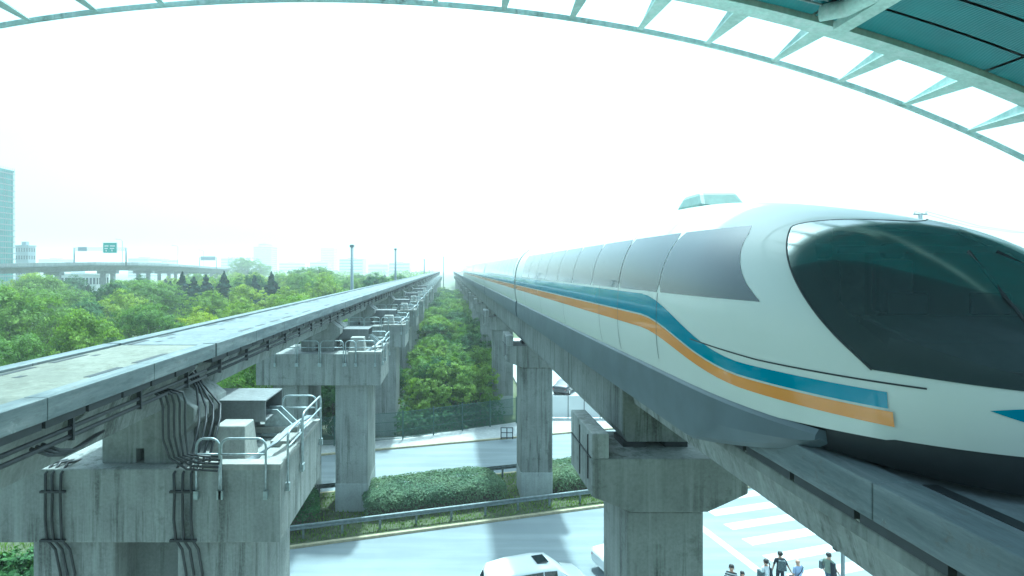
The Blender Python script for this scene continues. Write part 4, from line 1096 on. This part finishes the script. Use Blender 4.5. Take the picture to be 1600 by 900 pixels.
park('mid', 100, 452, 100, 'green tree between the large left tree and the dark bluish tree', 90)
park('mid', 222, 479, 64, 'mid green tree right of the bright tree at the guideway edge', 110)
park('bright', 305, 479, 70, 'bright yellow green low tree by the guideway, right of the mid green tree', 95)
park('dark', 140, 470, 86, 'dark bluish tree behind the large left tree', 80)
park('mid', 235, 440, 104, 'tall rounded green tree in the middle of the park', 110)
park('bright', 325, 462, 96, 'yellow green round tree behind the low tree by the guideway', 80)
park('conifer', 285, 424, 128, 'dark conifer with pointed top, leftmost of the row in front of the highway')
park('conifer', 322, 428, 132, 'dark conifer, second from the left in front of the highway')
park('conifer', 350, 423, 126, 'dark conifer with the widest crown, third in front of the highway')
park('conifer', 303, 431, 120, 'dark conifer low between the first and second of the row in front of the highway')
park('conifer', 398, 430, 134, 'dark conifer right of the very wide one, beside bright trees')
park('conifer', 120, 452, 118, 'lone dark conifer below the white shed behind the left trees')
park('conifer', 424, 424, 120, 'single dark conifer rising from bright trees near the guideway')
park('bright', 385, 452, 110, 'yellow green tree left of the single dark conifer', 80)
park('mid', 485, 419, 190, 'broad dark green tree crown beyond the bright trees by the pole', 100)
park('mid', 388, 402, 420, 'very large hazy tree standing above the park skyline', 60)
park('bright', 450, 447, 108, 'bright green tree right of the single dark conifer', 80)
park('mid', 60, 432, 120, 'green tree behind the large left tree, below the highway', 90)
park('bright', 505, 440, 118, 'bright green tree beside the nearest mast', 70)
tries = 0; Yr = 42.0; cand = []
rg = random.Random(5)
for _ in range(2600):
    Y = 42 + (rg.random() ** 1.25) * 290; px = rg.uniform(-40, 690); X = (px - VX) * Y / F
    cand.append((Y, px, X))
cand.sort()
ngen = 0
for Y, px, X in cand:
    if X > XL - 3.6 - 2.8: continue
    if Y < 92 and px < 350: continue
    sp = 5.6 + Y * .024
    hy = 170 + max(0, px) * .23 if px < 150 else 205 + (px - 150) * .44 if px < 265 else 256 + (px - 265) * 1.25
    if px < 352 and Y > hy * .9: continue                        # stay in front of the highway
    if any((X - a) ** 2 + (Y - b) ** 2 < (sp + min(c, 4) * .55) ** 2 for a, b, c in placed): continue
    r_ = rg.random(); kind = 'bright' if r_ < .42 else 'mid' if r_ < .76 else 'dark' if r_ < .9 else 'conifer'
    if 150 > Y > 95 and 90 < px < 400 and rg.random() < .35: kind = 'conifer'
    # crown tops follow the skyline of the park
    lim = 442 if px < 250 else 438
    topZ = rg.uniform(-6.2, -3.2) if kind != 'conifer' else rg.uniform(-3.6, -1.6)
    if Y > 108: topZ = -rg.uniform(8, 18) / F * Y if px > 230 else -rg.uniform(13, 24) / F * Y
    if Y < 60: topZ = min(topZ, -5.6)
    zone = 'near the guideway' if px > 380 else 'left of the guideway'
    dist = 'close to the station' if Y < 85 else 'in the middle of the park' if Y < 150 else 'at the far side of the park'
    plant(kind, X, Y, topZ - G, '%s %s, %s' % (KL[kind].replace(' with pointed top', ''), dist, zone), 'trees in the park left of the guideway'); placed.append((X, Y, 4)); ngen += 1
    if ngen > 190: break
print('park trees', ngen)
# bushes between the guideways
bp = []; n = 0
for k in range(2400):
    Y = 47.5 + rg.random() ** 1.4 * 190; X = rg.uniform(-3.6, 4.0) if Y > 50 else rg.uniform(-3.6, 1.5)
    if Y < 46.8 + (X + 3.7) * .47 + 1.9: continue
    if any((X - a) ** 2 + (Y - b) ** 2 < (1.75 + Y * .008) ** 2 for a, b in bp): continue
    if any(abs(Y - q - 2) < 3.0 and X < -2.6 for q in PL): continue
    h = rg.uniform(3.4, 5.4) + min(1.2, (Y - 50) * .02); bp.append((X, Y))
    lab = 'leafy bush right behind the green fence' if Y < 56 else 'leafy bush in the strip between the guideways' if Y < 100 else 'far bush in the strip between the guideways'
    plant('shrub', X, Y, h, lab, 'bushes between the guideways'); n += 1
    if n > 95: break
mb = MB()
for _ in range(26000):
    Y = 46 + rnd.random() ** 1.5 * 150; X = rnd.uniform(-4.6, 5.2)
    if Y < 45.3 + (X + 3.7) * .48: continue
    leaf(mb, Vector((X, Y, G + rnd.random() ** 1.4 * 1.7)), Vector((rnd.gauss(0, .4), rnd.gauss(-.3, .4), .8)).normalized(), rnd.uniform(.25, .5), rnd)
o = mb.build('undergrowth', M['leaf_dark']); tag(o, 'low dark undergrowth between the bushes behind the green fence', 'undergrowth', kind='stuff')
for X, Y in ((-9.5, 45.5), (-11.5, 47.5), (-8.0, 52), (-12.5, 52), (-6.6, 56)):
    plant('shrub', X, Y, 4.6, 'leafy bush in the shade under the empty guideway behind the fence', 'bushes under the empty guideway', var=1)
for X, Y in ((-14.0, 16.5), (-15.5, 19), (-13.6, 21)):
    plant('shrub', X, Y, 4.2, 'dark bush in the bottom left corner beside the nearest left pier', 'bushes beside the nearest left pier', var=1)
# trees on the right, behind the train
for X, Y, k, h in ((34, 72, 'mid', 9), (46, 80, 'bright', 8), (60, 76, 'dark', 9), (75, 88, 'mid', 9.5), (28, 95, 'mid', 9), (92, 95, 'bright', 9), (110, 102, 'mid', 10), (52, 112, 'mid', 10)):
    plant(k, X, Y, h, KL[k] + ' in the row behind the train, right of the tracks', 'trees right of the tracks')
# far-off wood
mb = MB()
for _ in range(420):
    Y = rg.uniform(340, 900); px = rg.uniform(330, 1650); X = (px - VX) * Y / F
    if abs(X + 1) < 14: continue
    h = rg.uniform(9, 13.2); r = rg.uniform(4, 7)
    for _ in range(70):
        d = Vector((rg.gauss(0, 1), rg.gauss(0, 1), rg.gauss(0, 1))).normalized()
        leaf(mb, Vector((X, Y, G + h - r * .8)) + Vector((d.x * r, d.y * r, d.z * r * .8)), d, 2.4, rg)
o = mb.build('woodland', M['leaf_mid']); tag(o, 'far hazy woodland along the horizon', 'woodland', kind='stuff')

# ------------------------------------------------------------------ elevated highway
HP = [(-150, 150, 414), (-60, 168, 413), (60, 186, 411), (150, 205, 409.5), (215, 228, 410), (265, 256, 412), (310, 300, 415), (340, 350, 417.5), (362, 430, 419)]
hw = thing('elevated_highway', (-150, 205, G), 'long curved concrete elevated highway on piers behind the park', 'highway'); HO = Vector((-150, 205, G))
pts = []
for i in range(len(HP) - 1):
    for k in range(6):
        s = k / 6; a, b = HP[i], HP[i + 1]; pts.append(at(a[0] + (b[0] - a[0]) * s, a[2] + (b[2] - a[2]) * s, a[1] + (b[1] - a[1]) * s))
pts.append(at(*[HP[-1][0], HP[-1][2], HP[-1][1]]))
def hsweep(prof, nm, m):
    mb = MB(); P = []
    for i, p in enumerate(pts):
        tg = pts[min(i + 1, len(pts) - 1)] - pts[max(i - 1, 0)]; tg.z = 0; tg.normalize(); nn = Vector((-tg.y, tg.x, 0))
        P.append([p - HO + nn * d + Vector((0, 0, z)) for d, z in prof])
    mb.grid(P, 0, False, True); mb.quad(P[0]); mb.quad(list(reversed(P[-1]))); mb.build(nm, m, hw)
hsweep([(0, -1.0), (0, 0), (.25, 0), (.25, -1.0)], 'parapet', M['hway']); hsweep([(13.75, -1.0), (13.75, 0), (14, 0), (14, -1.0)], 'parapet', M['hway'])
hsweep([(.05, -1.35), (.05, -1.0), (13.95, -1.0), (13.95, -1.35), (11.2, -1.6), (10, -3.4), (4, -3.4), (2.8, -1.6)], 'deck', M['hway_dark'])
hsweep([(1.2, -.75), (1.2, -.68), (1.26, -.68), (1.26, -.75)], 'guard_cable', M['pole'])
acc = 0
lamps = []
for i in range(1, len(pts)):
    acc += (pts[i] - pts[i - 1]).length
    if acc > 22:
        acc = 0; p = pts[i]; tg = (pts[i] - pts[i - 1]); tg.z = 0; tg.normalize(); nn = Vector((-tg.y, tg.x, 0)); c = p - HO + nn * 7
        mb = MB(); zt = c.z - 3.4
        for sgn in (-1, 1):
            q = c + nn * sgn * 2.2; mb.obox((q.x, q.y, 0), tg, 1.5, 1.3, zt - 1.2)
        mb.obox((c.x, c.y, zt - 1.2), tg, 1.8, 8.4, 1.2); mb.build('pier', M['hway_dark'], hw)
        lamps.append((p + nn * .6, nn, tg))
def lamp(p, nn, label):
    t = thing('street_lamp', p, label, 'street lamp', 'street lamps on the highway'); mb = MB()
    mb.tube([(0, 0, -1), (0, 0, 8.5), nn * .5 + Vector((0, 0, 9.1)), nn * 2.2 + Vector((0, 0, 9.4))], .11, 8, r1=.06); mb.build('pole', M['pole'], t)
    mb = MB(); c = nn * 2.5 + Vector((0, 0, 9.4)); mb.ball(c, .5, .5, .12, 8, 4); mb.build('lamp_head', M['pole'], t)
for i, (p, nn, tg) in enumerate(lamps[::2]): lamp(p, nn, 'thin grey street lamp on the parapet of the elevated highway')
def gantry(x0, x1, base, topy, Y, label, signs):
    a = at(x0, base, Y); b = at(x1, base, Y); zt = at(x0, topy, Y).z - a.z
    t = thing('sign_gantry', a, label, 'sign gantry', 'sign gantries'); W = b.x - a.x
    for x in (0, W):
        mb = MB(); mb.tube([(x, 0, -1.5), (x, 0, zt)], .28, 10); mb.build('post', M['pole'], t)
    mb = MB()
    for z in (zt - .1, zt - .9): mb.tube([(0, 0, z), (W, 0, z)], .09, 6)
    k = 0
    while k < W: mb.tube([(k, 0, zt - .9), (min(W, k + .8), 0, zt - .1)], .05, 5); k += .8
    mb.build('truss', M['pole'], t)
    for px0, px1, py0, py1, m, marks in signs:
        A = at(px0, py1, Y) - a; B = at(px1, py0, Y) - a; mb = MB(); mb.box(A.x, B.x, -.5, -.35, A.z, B.z); s = mb.build('sign_board', m, t)
        if marks:
            mb = MB(); w_, h_ = B.x - A.x, B.z - A.z; e = .03
            for u0, u1, v0, v1 in ((0, 1, 0, e), (0, 1, 1 - e, 1), (0, e, e, 1 - e), (1 - e, 1, e, 1 - e), (.12, .4, .62, .72), (.12, .34, .4, .48), (.5, .86, .62, .72), (.5, .8, .4, .48), (.2, .26, .15, .33), (.62, .68, .15, .33)):
                mb.box(A.x + u0 * w_, A.x + u1 * w_, -.53, -.503, A.z + v0 * h_, A.z + v1 * h_)
            mb.build('lettering', M['sign_white'], s)
gantry(116, 197, 410, 387, 206, 'road sign gantry with large green board above the elevated highway', [(162, 184, 379, 395.5, M['sign_green'], True), (123, 137, 386, 392.5, M['sign_grey'], False)])
gantry(312, 338, 416, 402, 345, 'smaller distant sign gantry at the far bend of the highway', [(314, 337, 400.5, 407, M['sign_grey'], False)])

# ------------------------------------------------------------------ buildings
def building(name, label, px0, px1, topy, Y, depth, m, floors, cols, group=None, extra=None, win=M['win'], base=G, each=False):
    a = at(px0, topy, Y); b = at(px1, topy, Y); H = a.z - base; W = b.x - a.x
    t = thing(name, ((a.x + b.x) / 2, Y + depth / 2, base), label, 'building', group)
    mb = MB(); mb.box(-W / 2, W / 2, -depth / 2, depth / 2, 0, H); mb.build('wall', m, t)
    mb = MB(); mb.box(-W / 2 - .3, W / 2 + .3, -depth / 2 - .3, depth / 2 + .3, H, H + .8); mb.box(-W * .2, W * .15, -depth * .2, depth * .2, H + .8, H + 3); mb.build('roof', m, t)
    fh = H / floors
    for f in range(floors):
        z = f * fh
        if not each:
            mb = MB(); e = .05; w2, d2 = W / 2 - .6, depth / 2 - .6
            if depth < 1.5: d2 = depth / 2
            mb.box(-w2, w2, -depth / 2 - e, -depth / 2 - .01, z + fh * .35, z + fh * .8); mb.build('window_row', win, t)
            for sx in (-1, 1):
                mb = MB(); mb.box(*sorted((sx * (W / 2 + .01), sx * (W / 2 + e))), -d2, d2, z + fh * .35, z + fh * .8); mb.build('window_row', win, t)
            continue
        for c in range(cols):
            x = -W / 2 + W * (c + .5) / cols; hw_ = W / cols * .32
            mb = MB(); mb.box(x - hw_, x + hw_, -depth / 2 - .06, -depth / 2 - .01, z + fh * .3, z + fh * .8); mb.build('window', win, t)
        n = max(2, int(cols * depth / W))
        for c in range(n):
            y = -depth / 2 + depth * (c + .5) / n; hw_ = depth / n * .3
            mb = MB(); mb.box(W / 2 + .01, W / 2 + .06, y - hw_, y + hw_, z + fh * .3, z + fh * .8); mb.build('window', win, t)
    if extra: extra(t, W, depth, H)
    return t
def scaffold(t, W, D, H):
    mb = MB(); z = 1.5
    while z < H: mb.box(-W / 2 - .5, W / 2 + .5, -D / 2 - .5, D / 2 + .5, z, z + .45); z += 2.9
    mb.build('scaffold_deck', M['pole'], t)
    mb = MB()
    for k in range(12):
        x = -W / 2 - .45 + (W + .9) * k / 11; mb.box(x - .06, x + .06, -D / 2 - .6, -D / 2 - .48, 0, H + 2)
    for k in range(8):
        y = -D / 2 + D * k / 7; mb.box(W / 2 + .48, W / 2 + .6, y - .06, y + .06, 0, H + 2)
    mb.build('scaffold_pole', M['pole'], t)
building('scaffolded_tower', 'tall tower wrapped in green scaffold netting at the left edge', -110, -4, 264, 270, 10, M['net'], 20, 9, None, scaffold, M['net'])
building('office_block', 'low grey block with columns at the foot of the netted tower', 24, 44, 385, 330, 6, M['bld_blue'], 6, 5, each=True)
building('long_shed', 'long white building with a row of windows under the elevated highway', 84, 150, 430, 236, 9, M['bld_white'], 2, 12, each=True)
def pitched(t, W, D, H):
    mb = MB(); mb.hexa([(-W / 2 - .4, -D / 2 - .4, H + .01), (W / 2 + .4, -D / 2 - .4, H + .01), (W / 2 + .4, D / 2 + .4, H + .01), (-W / 2 - .4, D / 2 + .4, H + .01)], [(-W / 2, -D / 8, H + 1.5), (W / 2, -D / 8, H + 1.5), (W / 2, D / 8, H + 1.5), (-W / 2, D / 8, H + 1.5)]); mb.build('roof_slope', M['bld_blue'], t)
FARB = [(396, 424, 386, 640, 'pale hazy apartment tower above the very large tree', 14, 6), (404, 416, 381, 660, 'slim hazy tower top behind the pale apartment tower', 16, 3), (501, 522, 388, 760, 'single faint tower left of the nearest mast', 16, 5),
        (530, 567, 405, 520, 'pale wide block just behind the nearest mast', 6, 9), (484, 512, 410, 620, 'low hazy block below the single faint tower', 5, 8), (436, 470, 411, 700, 'low hazy block left of the faint tower', 4, 9), (575, 606, 413, 640, 'low hazy block between the two masts', 3, 8), (608, 640, 411, 560, 'low hazy block behind the second mast', 4, 9),
        (345, 366, 404, 620, 'hazy block left of the very large tree', 6, 5), (200, 232, 404, 480, 'hazy block seen over the highway right of the green sign', 6, 7), (236, 262, 406, 560, 'hazy block seen over the highway beside the small gantry', 5, 6), (60, 92, 405, 520, 'hazy low block seen over the highway left of the gantry', 5, 7),
        (1560, 1660, 432, 150, 'blue grey low building beyond the train at the right edge', 3, 14), (1180, 1300, 405, 420, 'hazy block hidden behind the train', 6, 14)]
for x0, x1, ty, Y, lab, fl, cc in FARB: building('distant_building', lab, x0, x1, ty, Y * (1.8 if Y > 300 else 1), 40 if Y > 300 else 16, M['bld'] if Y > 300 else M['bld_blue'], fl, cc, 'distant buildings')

# ------------------------------------------------------------------ masts and utility poles
for px, top, Y, lab in ((550, 382, 58, 'nearest tall grey mast beside the empty guideway'), (618, 388, 108, 'second tall grey mast beside the empty guideway'), (663, 405, 235, 'short far mast beside the empty guideway'), (693, 401, 330, 'thin far mast at the end of the tracks')):
    p = at(px, top, Y); h = p.z - G; r = .17 if Y < 80 else .22 if Y < 150 else .3
    t = thing('mast', (p.x, Y, G - .15), lab, 'mast'); mb = MB(); mb.tube([(0, 0, 0), (0, 0, h + .15)], r * 1.25, 10, r1=r * .9); mb.tube([(0, 0, 0), (0, 0, .5)], r * 2, 10); mb.build('shaft', M['pole'], t)
    mb = MB(); mb.box(-r * 1.3, r * 1.3, -r * 1.3, r * 1.3, h - .15, h + .1); mb.tube([(-r, -r * 1.4, h * .7), (r, -r * 1.4, h * .7)], r * .5, 6); mb.build('fitting', M['pole'], t)
for px, top, Y, lab in ((1438, 333, 62, 'utility pole with crossarm rising above the train roof'), (1596, 400, 88, 'thin utility pole at the right edge beyond the train')):
    p = at(px, top, Y); h = p.z - G; t = thing('utility_pole', (p.x, Y, G - .15), lab, 'utility pole')
    mb = MB(); mb.tube([(0, 0, 0), (0, 0, h)], .28, 10, r1=.2); mb.build('shaft', M['pole'], t)
    mb = MB()
    for z in (h - .05, h - 1.9): mb.box(-.75, .75, -.07, .07, z, z + .14)
    mb.box(.3, 2.2, -.05, .05, h - 1.95, h - 1.87); mb.build('crossarm', M['pole'], t)
    for x in (-.65, .65):
        mb = MB(); mb.tube([(x, 0, h + .1), (x, 0, h + .35)], .06, 8); mb.build('insulator', M['bld_white'], t)
    mb = MB()
    for x, z in ((-.65, h + .35), (.65, h + .35), (2.1, h - 1.85), (0, h - 3.2)):
        mb.tube([(x, 0, z), (x + 15, 9, z - 1.0), (x + 30, 18, z - 1.2), (x + 60, 36, z - .2)], .018, 4)
    mb.build('wire', M['cable'], t)

# ------------------------------------------------------------------ haze
hz = NG('haze'); pvn = hz.n('ShaderNodeVolumePrincipled'); pvn.inputs['Color'].default_value = (.96, .98, .99, 1); pvn.inputs['Density'].default_value = HAZE; pvn.inputs['Anisotropy'].default_value = .35
hz.l(pvn.outputs[0], hz.out.inputs['Volume'])
mb = MB(); mb.box(-4100, 4100, -70, 4100, G - 1.2, 60); o = mb.build('haze', hz.mat); tag(o, 'pale blue white haze filling the air over the city', 'haze', kind='stuff')
